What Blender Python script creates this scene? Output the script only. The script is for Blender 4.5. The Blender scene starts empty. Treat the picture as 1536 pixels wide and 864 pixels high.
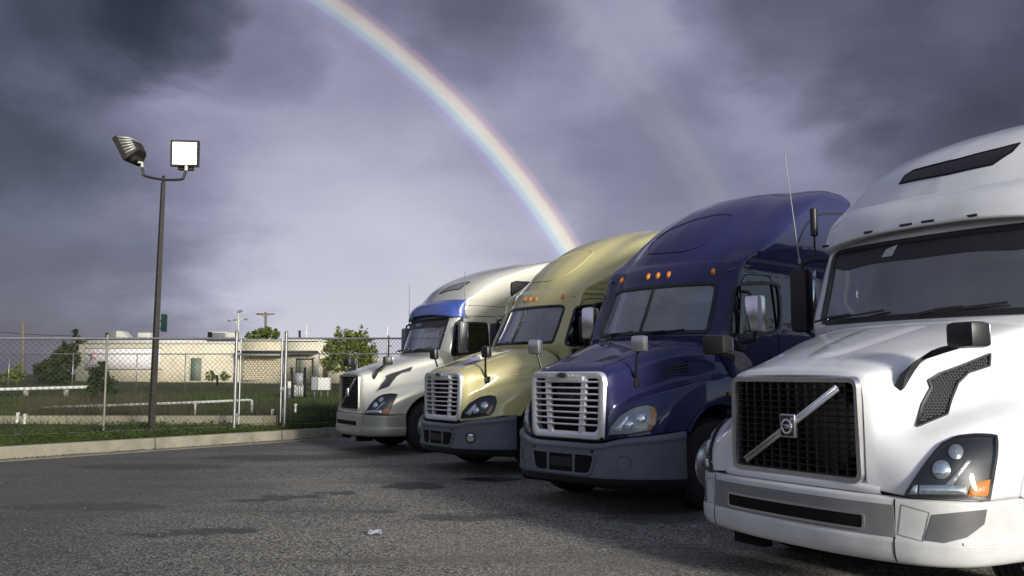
import bpy, bmesh, math, random
import numpy as np
from mathutils import Vector, Matrix
from mathutils.bvhtree import BVHTree
from mathutils.geometry import delaunay_2d_cdt
random.seed(7); RNG = np.random.default_rng(7)
S = bpy.context.scene
C = S.collection
R = math.radians

# ------------------------------------------------------------------ camera
FPX, CAM_H, TILT = 1330.0, 1.53, math.atan((560.5 - 432) / 1330.0)
cam_d = bpy.data.cameras.new('camera'); cam = bpy.data.objects.new('camera', cam_d); C.objects.link(cam)
cam_d.sensor_width = 36; cam_d.lens = FPX / 1536 * 36; cam_d.clip_end = 3000; cam_d.clip_start = .05
cam.location = (0, 0, CAM_H); cam.rotation_euler = (math.pi / 2 + TILT, 0, 0)
S.camera = cam

def ray(u, v):
    a, b = (u - 768) / FPX, (432 - v) / FPX
    ct, st = math.cos(TILT), math.sin(TILT)
    return Vector((a, ct - b * st, st + b * ct))
def skydir(u, v): return ray(u, v).normalized()
def ground_pt(u, v, z=0.0):
    r = ray(u, v); k = (z - CAM_H) / r.z
    return Vector((r.x * k, r.y * k, z))
def at_depth(u, v, y):
    r = ray(u, v); k = y / r.y
    return Vector((r.x * k, y, CAM_H + r.z * k))

# ------------------------------------------------------------------ sun and sky
# the antisolar point, found from the rainbow (42 degree circle)
_az, _el = R(-33.04), R(-18.6)
_c = Vector((math.sin(_az) * math.cos(_el), math.sin(_el), math.cos(_az) * math.cos(_el)))  # right, up, forward
ANTI = Vector((_c.x, _c.z * math.cos(TILT) - _c.y * math.sin(TILT), _c.z * math.sin(TILT) + _c.y * math.cos(TILT)))
SUN = -ANTI
SUN_EL = math.asin(SUN.z); SUN_ROT = math.atan2(SUN.x, SUN.y)
sun_d = bpy.data.lights.new('sun', 'SUN'); sun_d.energy = 3.2; sun_d.angle = R(8); sun_d.color = (1, .965, .90)
sun = bpy.data.objects.new('sun', sun_d); C.objects.link(sun)
sun.rotation_euler = SUN.to_track_quat('Z', 'Y').to_euler()

W = bpy.data.worlds.new('World'); S.world = W; W.use_nodes = True
wn, wl = W.node_tree.nodes, W.node_tree.links
wn.clear()
def WN(t, **k):
    n = wn.new(t)
    for a, b in k.items(): setattr(n, a, b)
    return n
def wm(op, a, b=None, c=None, clamp=False):
    n = wn.new('ShaderNodeMath'); n.operation = op; n.use_clamp = clamp
    for i, x in enumerate((a, b, c)):
        if x is None: continue
        if isinstance(x, (int, float)): n.inputs[i].default_value = x
        else: wl.new(x, n.inputs[i])
    return n.outputs[0]
def wvm(op, a, b):
    n = wn.new('ShaderNodeVectorMath'); n.operation = op
    for i, x in enumerate((a, b)):
        if isinstance(x, (tuple, list, Vector)): n.inputs[i].default_value = tuple(x)
        else: wl.new(x, n.inputs[i])
    return n.outputs['Value'] if op == 'DOT_PRODUCT' else n.outputs[0]
def wramp(x, stops, interp='EASE'):
    n = wn.new('ShaderNodeValToRGB'); n.color_ramp.interpolation = interp
    e = n.color_ramp.elements
    while len(e) < len(stops): e.new(.5)
    for el, (p, col) in zip(e, stops): el.position = p; el.color = (*col, 1)
    wl.new(x, n.inputs[0]); return n.outputs[0]
def wmix(f, a, b, bt='MIX'):
    n = wn.new('ShaderNodeMix'); n.data_type = 'RGBA'; n.blend_type = bt
    for i, x in ((0, f), (6, a), (7, b)):
        if isinstance(x, (int, float)): n.inputs[i].default_value = x
        elif isinstance(x, (tuple, list)): n.inputs[i].default_value = (*x, 1)
        else: wl.new(x, n.inputs[i])
    return n.outputs[2]
tc = WN('ShaderNodeTexCoord'); D = tc.outputs['Generated']
sep = WN('ShaderNodeSeparateXYZ'); wl.new(D, sep.inputs[0])
def wnoise(scale, detail, vec, rough=.55, dist=0.0, color=False):
    n = WN('ShaderNodeTexNoise'); n.inputs['Scale'].default_value = scale; n.inputs['Detail'].default_value = detail
    n.inputs['Roughness'].default_value = rough; n.inputs['Distortion'].default_value = dist
    wl.new(vec, n.inputs['Vector']); return n.outputs['Color' if color else 'Fac']
# cloud sheet coordinates: direction flattened so that clouds stretch out towards the horizon
zz = wm('ADD', wm('MAXIMUM', sep.outputs[2], 0.0), .34)
comb = WN('ShaderNodeCombineXYZ')
wl.new(wm('DIVIDE', sep.outputs[0], zz), comb.inputs[0]); wl.new(wm('DIVIDE', sep.outputs[1], zz), comb.inputs[1])
P2 = wvm('ADD', comb.outputs[0], (3.1, 1.7, 0.0))
big = wnoise(1.3, 5, P2, .48, .25)
fine = wnoise(3.6, 6, P2, .52, .35)
cl = wm('ADD', wm('MULTIPLY', big, .62), wm('MULTIPLY', fine, .38))
# ragged direction for the larger cloud masses
wrp = wnoise(3.2, 6, P2, .58, .2, True)
Dw = wvm('ADD', D, wvm('MULTIPLY', wvm('SUBTRACT', wrp, (.5, .5, .5)), (.20, .20, .16)))
Dw = wvm('NORMALIZE', Dw, (0, 0, 0))
def mass(u, v, r, r0=0.0):
    d = skydir(u, v); dt = wvm('DOT_PRODUCT', Dw, d)
    n = WN('ShaderNodeMapRange'); n.interpolation_type = 'SMOOTHSTEP'
    wl.new(dt, n.inputs[0]); n.inputs[1].default_value = math.cos(R(r)); n.inputs[2].default_value = math.cos(R(r0))
    return n.outputs[0]
def total(lst):
    o = None
    for m, a in lst:
        x = wm('MULTIPLY', m, a); o = x if o is None else wm('ADD', o, x)
    return o
dark = total([(mass(150, -50, 7), .72), (mass(270, 5, 5), .60), (mass(390, 75, 5), .24), (mass(-60, 130, 8), .26), (mass(110, 165, 6), .12),
              (mass(1240, -10, 8), .34), (mass(1110, 15, 6), .22), (mass(1580, 170, 12), .38), (mass(740, 50, 6), .26), (mass(1500, -20, 12), .36), (mass(1350, 250, 9), .14), (mass(620, -60, 7), .2), (mass(-120, 430, 20), .48), (mass(-40, 330, 12), .08), (mass(1000, 280, 9), .10)])
light = total([(mass(560, 500, 15), .50), (mass(500, 430, 24), .16), (mass(890, 50, 6), .24), (mass(1200, 130, 7), .28), (mass(730, 350, 9), .14), (mass(1010, 30, 5), .16), (mass(1400, 90, 6), .2), (mass(80, 90, 4), .15)])
elev = wm('MAXIMUM', sep.outputs[2], 0.0)
base = wramp(elev, [(0, (.345,) * 3), (.14, (.315,) * 3), (.32, (.275,) * 3), (.55, (.24,) * 3), (1, (.22,) * 3)])
tf = WN('ShaderNodeMapRange'); tf.interpolation_type = 'SMOOTHSTEP'; wl.new(elev, tf.inputs[0]); tf.inputs[1].default_value = .08; tf.inputs[2].default_value = .36; tf.inputs[3].default_value = .30; tf.inputs[4].default_value = 1.1
tex = wm('MULTIPLY', wm('SUBTRACT', cl, .5), tf.outputs[0])
bm_ = WN('ShaderNodeSeparateColor'); wl.new(base, bm_.inputs[0])
att = wm('POWER', 2.718, wm('MULTIPLY', dark, wm('SUBTRACT', wm('MULTIPLY', fine, 1.5), 2.55)))
lum = wm('MULTIPLY', wm('MULTIPLY', bm_.outputs[0], wm('ADD', wm('ADD', 1.0, tex), light)), att)
# hue: deep violet-blue where dense, pale grey where thin
hue = wramp(lum, [(0, (.60, .59, 1.02)), (.08, (.74, .73, 1.14)), (.28, (.89, .875, 1.24)), (.55, (.97, .97, 1.15))], 'LINEAR')
cloud = wmix(1.0, hue, lum, 'MULTIPLY')
# rainbow: true angles from the antisolar point
ang = wm('DEGREES' if False else 'MULTIPLY', wm('ARCCOSINE', wvm('DOT_PRODUCT', D, ANTI)), 180 / math.pi)
def band(a0, a1, cols):
    mr = WN('ShaderNodeMapRange'); wl.new(ang, mr.inputs[0]); mr.inputs[1].default_value = a0; mr.inputs[2].default_value = a1
    st = [(0, (0, 0, 0))] + [(p, c) for p, c in cols] + [(1, (0, 0, 0))]
    return wramp(mr.outputs[0], st, 'EASE')
prim = band(40.55, 42.85, [(.18, (.05, .03, .13)), (.36, (.16, .28, .26)), (.50, (.42, .44, .26)), (.66, (.50, .38, .18)), (.84, (.17, .08, .06))])
seco = band(49.6, 53.6, [(.25, (.046, .034, .028)), (.5, (.060, .060, .046)), (.75, (.018, .028, .034))])
bowfade = wm('MULTIPLY', wm('SUBTRACT', 1.35, wm('MULTIPLY', elev, 2.2)), wm('ADD', .55, wm('MULTIPLY', big, .9)))
bowfade = wm('MAXIMUM', bowfade, .0)
glow = WN('ShaderNodeMapRange'); glow.interpolation_type = 'SMOOTHSTEP'
wl.new(ang, glow.inputs[0]); glow.inputs[1].default_value = 42.5; glow.inputs[2].default_value = 20
inner = wm('ADD', 1.0, wm('MULTIPLY', glow.outputs[0], .10))
cloud = wmix(1.0, cloud, inner, 'MULTIPLY')
cloud = wmix(1.0, cloud, wmix(1.0, prim, bowfade, 'MULTIPLY'), 'ADD')
cloud = wmix(1.0, cloud, wmix(1.0, seco, bowfade, 'MULTIPLY'), 'ADD')
sky = WN('ShaderNodeTexSky', sky_type='NISHITA'); sky.sun_disc = False; sky.sun_elevation = SUN_EL; sky.sun_rotation = SUN_ROT
bg1 = WN('ShaderNodeBackground'); wl.new(sky.outputs[0], bg1.inputs[0]); bg1.inputs[1].default_value = .15
bg2 = WN('ShaderNodeBackground'); wl.new(cloud, bg2.inputs[0]); bg2.inputs[1].default_value = .77
mx = WN('ShaderNodeMixShader')
cv = WN('ShaderNodeMapRange'); cv.interpolation_type = 'SMOOTHSTEP'; wl.new(wvm('DOT_PRODUCT', D, SUN), cv.inputs[0])   # the cloud bank thins out towards the sun
cv.inputs[1].default_value = -.35; cv.inputs[2].default_value = .95; cv.inputs[3].default_value = .96; cv.inputs[4].default_value = .25; wl.new(cv.outputs[0], mx.inputs[0])
wl.new(bg1.outputs[0], mx.inputs[1]); wl.new(bg2.outputs[0], mx.inputs[2])
wo = WN('ShaderNodeOutputWorld'); wl.new(mx.outputs[0], wo.inputs[0])
S.view_settings.view_transform = 'Standard'; S.view_settings.look = 'None'; S.view_settings.gamma = 1
S.view_settings.exposure = 0.38; S.view_settings.use_curve_mapping = False

# ------------------------------------------------------------------ materials
MATS = {}
def mat(name, col, rough=.5, metal=0.0, coat=0.0, spec=.5, var=0.0, vscale=3.0, bump=0.0, bscale=60.0, emit=None, alpha=None, dirt=0.0, flake=0.0):
    if name in MATS: return MATS[name]
    m = bpy.data.materials.new(name); m.use_nodes = True; MATS[name] = m
    n, l = m.node_tree.nodes, m.node_tree.links; b = n['Principled BSDF']
    b.inputs['Base Color'].default_value = (*col, 1); b.inputs['Roughness'].default_value = rough
    b.inputs['Metallic'].default_value = metal; b.inputs['Coat Weight'].default_value = coat; b.inputs['Coat Roughness'].default_value = .025
    b.inputs['Specular IOR Level'].default_value = spec
    t = n.new('ShaderNodeTexCoord')
    def noise(sc, det=5, rg=.6):
        k = n.new('ShaderNodeTexNoise'); k.inputs['Scale'].default_value = sc; k.inputs['Detail'].default_value = det; k.inputs['Roughness'].default_value = rg
        l.new(t.outputs['Object'], k.inputs['Vector']); return k.outputs['Fac']
    src = None
    if var:
        mr = n.new('ShaderNodeMapRange'); l.new(noise(vscale), mr.inputs[0]); mr.inputs[1].default_value = .3; mr.inputs[2].default_value = .7
        mr.inputs[3].default_value = 1 - var; mr.inputs[4].default_value = 1 + var
        mi = n.new('ShaderNodeMix'); mi.data_type = 'RGBA'; mi.blend_type = 'MULTIPLY'; mi.inputs[0].default_value = 1
        mi.inputs[6].default_value = (*col, 1); l.new(mr.outputs[0], mi.inputs[7]); src = mi.outputs[2]
    if dirt:
        r1 = n.new('ShaderNodeValToRGB'); r1.color_ramp.elements[0].position = .62; r1.color_ramp.elements[1].position = .74
        l.new(noise(38, 3, .7), r1.inputs[0])
        r2 = n.new('ShaderNodeValToRGB'); r2.color_ramp.elements[0].position = .45; r2.color_ramp.elements[1].position = .75
        l.new(noise(1.7, 6, .65), r2.inputs[0])
        ad = n.new('ShaderNodeMath'); ad.operation = 'MULTIPLY_ADD'; l.new(r1.outputs[0], ad.inputs[0]); ad.inputs[1].default_value = .5; l.new(r2.outputs[0], ad.inputs[2])
        mu = n.new('ShaderNodeMath'); mu.operation = 'MULTIPLY'; l.new(ad.outputs[0], mu.inputs[0]); mu.inputs[1].default_value = dirt
        mi = n.new('ShaderNodeMix'); mi.data_type = 'RGBA'; l.new(mu.outputs[0], mi.inputs[0])
        if src: l.new(src, mi.inputs[6])
        else: mi.inputs[6].default_value = (*col, 1)
        mi.inputs[7].default_value = (.13, .12, .10, 1); src = mi.outputs[2]
        rr = n.new('ShaderNodeMath'); rr.operation = 'MULTIPLY_ADD'; l.new(mu.outputs[0], rr.inputs[0]); rr.inputs[1].default_value = .5; rr.inputs[2].default_value = rough
        l.new(rr.outputs[0], b.inputs['Roughness'])
    if src: l.new(src, b.inputs['Base Color'])
    if bump or flake:
        bp = n.new('ShaderNodeBump'); bp.inputs['Strength'].default_value = bump or flake; bp.inputs['Distance'].default_value = .02 if bump else .002
        l.new(noise(bscale, 4), bp.inputs['Height']); l.new(bp.outputs[0], b.inputs['Normal'])
    if emit:
        b.inputs['Emission Color'].default_value = (*emit[0], 1); b.inputs['Emission Strength'].default_value = emit[1]
    return m
def glass(name, tint=(.35, .4, .4), refl=1.0, dust=0.0, base=.05):
    if name in MATS: return MATS[name]
    m = bpy.data.materials.new(name); m.use_nodes = True; MATS[name] = m
    n, l = m.node_tree.nodes, m.node_tree.links; n.clear()
    tr = n.new('ShaderNodeBsdfTransparent'); tr.inputs[0].default_value = (*tint, 1)
    gl = n.new('ShaderNodeBsdfGlossy'); gl.inputs['Roughness'].default_value = .03; gl.inputs[0].default_value = (.95, .97, 1, 1)
    fr = n.new('ShaderNodeFresnel'); fr.inputs[0].default_value = 1.62
    mu = n.new('ShaderNodeMath'); mu.operation = 'MULTIPLY_ADD'; mu.inputs[1].default_value = refl; mu.inputs[2].default_value = base; l.new(fr.outputs[0], mu.inputs[0])
    mxs = n.new('ShaderNodeMixShader'); l.new(mu.outputs[0], mxs.inputs[0]); l.new(tr.outputs[0], mxs.inputs[1]); l.new(gl.outputs[0], mxs.inputs[2])
    out = mxs.outputs[0]
    if dust:
        df = n.new('ShaderNodeBsdfDiffuse'); df.inputs[0].default_value = (.62, .63, .62, 1); t = n.new('ShaderNodeTexCoord'); k = n.new('ShaderNodeTexNoise'); k.inputs['Scale'].default_value = 2.2; k.inputs['Detail'].default_value = 6; l.new(t.outputs['Object'], k.inputs['Vector'])
        m2 = n.new('ShaderNodeMath'); m2.operation = 'MULTIPLY'; l.new(k.outputs[0], m2.inputs[0]); m2.inputs[1].default_value = dust * 2
        m3 = n.new('ShaderNodeMixShader'); l.new(m2.outputs[0], m3.inputs[0]); l.new(out, m3.inputs[1]); l.new(df.outputs[0], m3.inputs[2]); out = m3.outputs[0]
    o = n.new('ShaderNodeOutputMaterial'); l.new(out, o.inputs[0]); return m
M = {}
M['white'] = mat('white_paint', (.82, .82, .82), .32, 0, .9, spec=.3, var=.03, vscale=1.5, dirt=.13)
M['white_lo'] = mat('white_bumper_paint', (.66, .66, .65), .38, 0, .4, spec=.3, var=.05, dirt=.30)
M['silver'] = mat('champagne_silver_paint', (.66, .645, .56), .34, .30, 1.0, spec=.25, var=.02, flake=.06, bscale=900, dirt=.05)
M['silver_lo'] = mat('warm_grey_bumper_paint', (.40, .395, .35), .38, .4, .3, dirt=.1)
M['gold'] = mat('pale_gold_paint', (.58, .52, .245), .40, .08, 1.0, spec=.25, var=.02, flake=.06, bscale=900, dirt=.05)
M['navy'] = mat('navy_violet_paint', (.018, .0175, .078), .35, .05, 1.0, spec=.12, var=.03, dirt=.03)
M['blue'] = mat('blue_visor_paint', (.06, .11, .42), .30, .1, .8, dirt=.04)
M['chrome'] = mat('chrome', (.86, .86, .88), .20, .92, var=.04, vscale=12)
M['alu'] = mat('bright_aluminium', (.80, .80, .83), .36, .65, var=.05, vscale=14, dirt=.06)
M['dullchrome'] = mat('dull_chrome', (.62, .62, .64), .28, .9, var=.08, vscale=14, dirt=.12)
M['greyplastic'] = mat('slate_grey_plastic', (.135, .14, .17), .50, 0, .0, var=.08, vscale=6, dirt=.10)
M['trimgrey'] = mat('dark_trim_grey', (.10, .10, .105), .45, var=.1, vscale=8, dirt=.2)
M['midgrey'] = mat('mid_grey_plastic', (.23, .23, .235), .42, .1, .1, var=.08, vscale=8, dirt=.2)
M['black'] = mat('black_plastic', (.016, .016, .018), .42, var=.15, vscale=10)
M['matt'] = mat('matt_black', (.008, .008, .009), .8, spec=.2)
M['rubber'] = mat('tyre_rubber', (.022, .021, .021), .75, var=.25, vscale=9, bump=.2, bscale=40)
M['amber'] = mat('amber_lens', (.62, .20, .015), .40, 0, .1)
M['glass'] = glass('windshield_glass', (.72, .80, .80), 1.6, .08, .10)
M['glass2'] = glass('split_windshield_glass', (.75, .82, .82), 1.8, .17, .12)
M['sideglass'] = glass('side_glass', (.12, .14, .14), .6)
M['lens'] = glass('lamp_lens', (.93, .95, .96), .35, 0, .02)
M['lampwhite'] = mat('lamp_reflector', (.75, .77, .80), .16, .85, var=.1, vscale=20)
M['lampgrey'] = mat('lamp_housing', (.30, .31, .33), .3, .3)
M['interior'] = mat('cab_interior_fabric', (.30, .31, .32), .85, var=.1)
M['dash'] = mat('dash_vinyl', (.05, .05, .055), .65)
M['paleflap'] = mat('pale_vinyl', (.62, .63, .62), .7)
M['metal'] = mat('galvanised_steel', (.42, .43, .44), .38, .7, var=.12, vscale=8)
M['darkmetal'] = mat('dark_bronze_metal', (.035, .030, .026), .5, .3, var=.2, vscale=10)
M['paper'] = mat('white_paper', (.75, .75, .75), .8)

# ------------------------------------------------------------------ object helpers
def add(name, verts, faces, m, parent=None, smooth=True, recalc=True, angle=None):
    me = bpy.data.meshes.new(name); me.from_pydata([tuple(map(float, v)) for v in verts], [], [tuple(map(int, f)) for f in faces])
    if recalc:
        bm = bmesh.new(); bm.from_mesh(me); bmesh.ops.recalc_face_normals(bm, faces=bm.faces)
        if angle is not None:
            for e in bm.edges: e.smooth = len(e.link_faces) < 2 or e.calc_face_angle(0) < R(angle)
        bm.to_mesh(me); bm.free()
    if smooth: me.polygons.foreach_set('use_smooth', [True] * len(me.polygons))
    if m is not None:
        for x in (m if isinstance(m, (list, tuple)) else [m]): me.materials.append(x)
    o = bpy.data.objects.new(name, me); C.objects.link(o)
    if parent is not None: o.parent = parent
    return o
def fast(name, V, F, m, parent=None, smooth=False):
    """numpy arrays V (n,3), F (m,k) -> object"""
    me = bpy.data.meshes.new(name); n, k = F.shape
    me.vertices.add(len(V)); me.vertices.foreach_set('co', np.asarray(V, np.float32).ravel())
    me.loops.add(n * k); me.loops.foreach_set('vertex_index', F.astype(np.int32).ravel())
    me.polygons.add(n); me.polygons.foreach_set('loop_start', np.arange(0, n * k, k, dtype=np.int32))
    me.update(calc_edges=True)
    if smooth: me.polygons.foreach_set('use_smooth', [True] * n)
    me.materials.append(m); o = bpy.data.objects.new(name, me); C.objects.link(o)
    if parent is not None: o.parent = parent
    return o
def tag(o, label=None, cat=None, group=None, kind=None):
    if label: o['label'] = label
    if cat: o['category'] = cat
    if group: o['group'] = group
    if kind: o['kind'] = kind
    return o
def empty(name, loc=(0, 0, 0), rz=0.0):
    o = bpy.data.objects.new(name, None); C.objects.link(o); o.location = loc; o.rotation_euler = (0, 0, rz); o.empty_display_size = .3
    return o
class MB:
    """collects boxes, tubes, lathes; build() links them as one mesh object"""
    def __init__(s): s.v = []; s.f = []
    def put(s, v, f):
        k = len(s.v); s.v += [tuple(p) for p in v]; s.f += [tuple(i + k for i in q) for q in f]; return s
    def box(s, c, d, rot=None, bev=0.0, taper=None):
        bm = bmesh.new(); bmesh.ops.create_cube(bm, size=1)
        for v in bm.verts:
            v.co = Vector((v.co.x * d[0], v.co.y * d[1], v.co.z * d[2]))
            if taper and v.co.z > 0: v.co.x *= taper[0]; v.co.y *= taper[1]
        if bev: bmesh.ops.bevel(bm, geom=bm.edges[:], offset=bev, segments=2, profile=.6, affect='EDGES')
        if rot is not None: bmesh.ops.transform(bm, matrix=rot.to_4x4(), verts=bm.verts)
        bm.verts.index_update()
        s.put([v.co + Vector(c) for v in bm.verts], [[v.index for v in f.verts] for f in bm.faces]); bm.free(); return s
    def tube(s, path, r, n=8, closed=False, cap=True, flat=None):
        path = [Vector(p) for p in path]; N = len(path); V = []; up0 = None
        for i, p in enumerate(path):
            a = path[i - 1] if (i > 0 or closed) else p; b = path[(i + 1) % N] if (i < N - 1 or closed) else p
            t = (b - a).normalized()
            if up0 is None:
                up0 = Vector((0, 0, 1)) if abs(t.z) < .9 else Vector((1, 0, 0))
            x = t.cross(up0).normalized(); y = x.cross(t).normalized(); up0 = y
            ri = r[i] if isinstance(r, (list, tuple)) else r
            for k in range(n):
                an = 2 * math.pi * k / n
                V.append(p + x * (math.cos(an) * ri) + y * (math.sin(an) * ri * (flat or 1)))
        F = []
        for i in range(N if closed else N - 1):
            j = (i + 1) % N
            for k in range(n):
                F.append((i * n + k, i * n + (k + 1) % n, j * n + (k + 1) % n, j * n + k))
        if cap and not closed: F += [tuple(range(n - 1, -1, -1)), tuple((N - 1) * n + k for k in range(n))]
        return s.put(V, F)
    def lathe(s, prof, n=32, axis='y', c=(0, 0, 0)):
        V = []; F = []; m = len(prof)
        for i in range(n):
            a = 2 * math.pi * i / n
            for (r, h) in prof:
                p = {'y': (r * math.cos(a), h, r * math.sin(a)), 'z': (r * math.cos(a), r * math.sin(a), h), 'x': (h, r * math.cos(a), r * math.sin(a))}[axis]
                V.append(Vector(p) + Vector(c))
        for i in range(n):
            j = (i + 1) % n
            for k in range(m - 1): F.append((i * m + k, j * m + k, j * m + k + 1, i * m + k + 1))
        return s.put(V, F)
    def prism(s, poly, d, c=(0, 0, 0)):
        """poly: 3D polygon, extruded by vector d"""
        n = len(poly); d = Vector(d); P = [Vector(p) + Vector(c) for p in poly]
        V = P + [p + d for p in P]; F = [tuple(range(n)), tuple(range(2 * n - 1, n - 1, -1))] + [(i, (i + 1) % n, n + (i + 1) % n, n + i) for i in range(n)]
        return s.put(V, F)
    def build(s, name, m, parent=None, smooth=True, angle=35):
        return add(name, s.v, s.f, m, parent, smooth, True, angle if smooth else None)
def box(name, c, d, m, parent=None, rot=None, bev=.0): return MB().box(c, d, rot, bev).build(name, m, parent)
def tube(name, path, r, m, parent=None, n=8, closed=False, flat=None): return MB().tube(path, r, n, closed, True, flat).build(name, m, parent)
def copy_tree(o, parent=None):
    c = o.copy(); C.objects.link(c); c.parent = parent
    for ch in list(o.children): copy_tree(ch, c)
    return c

# ------------------------------------------------------------------ surface toolkit
def pchip(Pts, n):
    """Pts (K,...) -> n samples per span, monotone cubic"""
    Pts = np.asarray(Pts, float); K = len(Pts); d = np.diff(Pts, axis=0)
    m = np.zeros_like(Pts); a, b = d[:-1], d[1:]
    with np.errstate(divide='ignore', invalid='ignore'):
        hm = np.where(a * b > 0, 2 * a * b / (a + b), 0.0)
    m[1:-1] = hm; m[0] = d[0]; m[-1] = d[-1]
    out = []
    for i in range(K - 1):
        for t in (np.arange(n) / n):
            h00 = 2 * t**3 - 3 * t**2 + 1; h10 = t**3 - 2 * t**2 + t; h01 = -2 * t**3 + 3 * t**2; h11 = t**3 - t**2
            out.append(h00 * Pts[i] + h10 * m[i] + h01 * Pts[i + 1] + h11 * m[i + 1])
    out.append(Pts[-1]); return np.array(out)
def catmull(Pts, n):
    Pts = np.asarray(Pts, float); K = len(Pts); m = np.zeros_like(Pts)
    m[1:-1] = (Pts[2:] - Pts[:-2]) / 2; m[0] = Pts[1] - Pts[0]; m[-1] = Pts[-1] - Pts[-2]
    out = []
    for i in range(K - 1):
        for t in (np.arange(n) / n):
            h00 = 2 * t**3 - 3 * t**2 + 1; h10 = t**3 - 2 * t**2 + t; h01 = -2 * t**3 + 3 * t**2; h11 = t**3 - t**2
            out.append(h00 * Pts[i] + h10 * m[i] + h01 * Pts[i + 1] + h11 * m[i + 1])
    out.append(Pts[-1]); return np.array(out)
def smooth_closed(pts, n=6):
    P = [np.array(p, float) for p in pts]; K = len(P); out = []
    for i in range(K):
        p0, p1, p2, p3 = P[i - 1], P[i], P[(i + 1) % K], P[(i + 2) % K]
        for t in np.arange(n) / n:
            out.append(.5 * (2 * p1 + (p2 - p0) * t + (2 * p0 - 5 * p1 + 4 * p2 - p3) * t**2 + (3 * p1 - p0 - 3 * p2 + p3) * t**3))
    return out
def rounded(pts, r, n=4):
    """round the corners of a closed polygon (any dimension); r number or list"""
    P = [np.array(p, float) for p in pts]; K = len(P); out = []
    for i in range(K):
        a, b, c = P[i - 1], P[i], P[(i + 1) % K]; ri = r[i] if isinstance(r, (list, tuple)) else r
        da, dc = np.linalg.norm(a - b), np.linalg.norm(c - b)
        ra = min(ri, da * .49); rc = min(ri, dc * .49)
        if ri < 1e-6: out.append(b); continue
        p, q = b + (a - b) / da * ra, b + (c - b) / dc * rc
        for t in np.linspace(0, 1, n + 1): out.append((1 - t)**2 * p + 2 * t * (1 - t) * b + t * t * q)
    return out
def densify(pts, step=.04, closed=True):
    out = []; K = len(pts)
    for i in range(K if closed else K - 1):
        a, b = np.array(pts[i], float), np.array(pts[(i + 1) % K], float); k = max(1, int(np.linalg.norm(b - a) / step))
        for j in range(k): out.append(a + (b - a) * j / k)
    if not closed: out.append(np.array(pts[-1], float))
    return out
def inside(poly, P):
    x, y = P[:, 0], P[:, 1]; r = np.zeros(len(P), bool); n = len(poly); j = n - 1
    for i in range(n):
        xi, yi, xj, yj = *poly[i], *poly[j]
        c = ((yi > y) != (yj > y)) & (x < (xj - xi) * (y - yi) / ((yj - yi) if yj != yi else 1e-12) + xi)
        r ^= c; j = i
    return r
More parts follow.
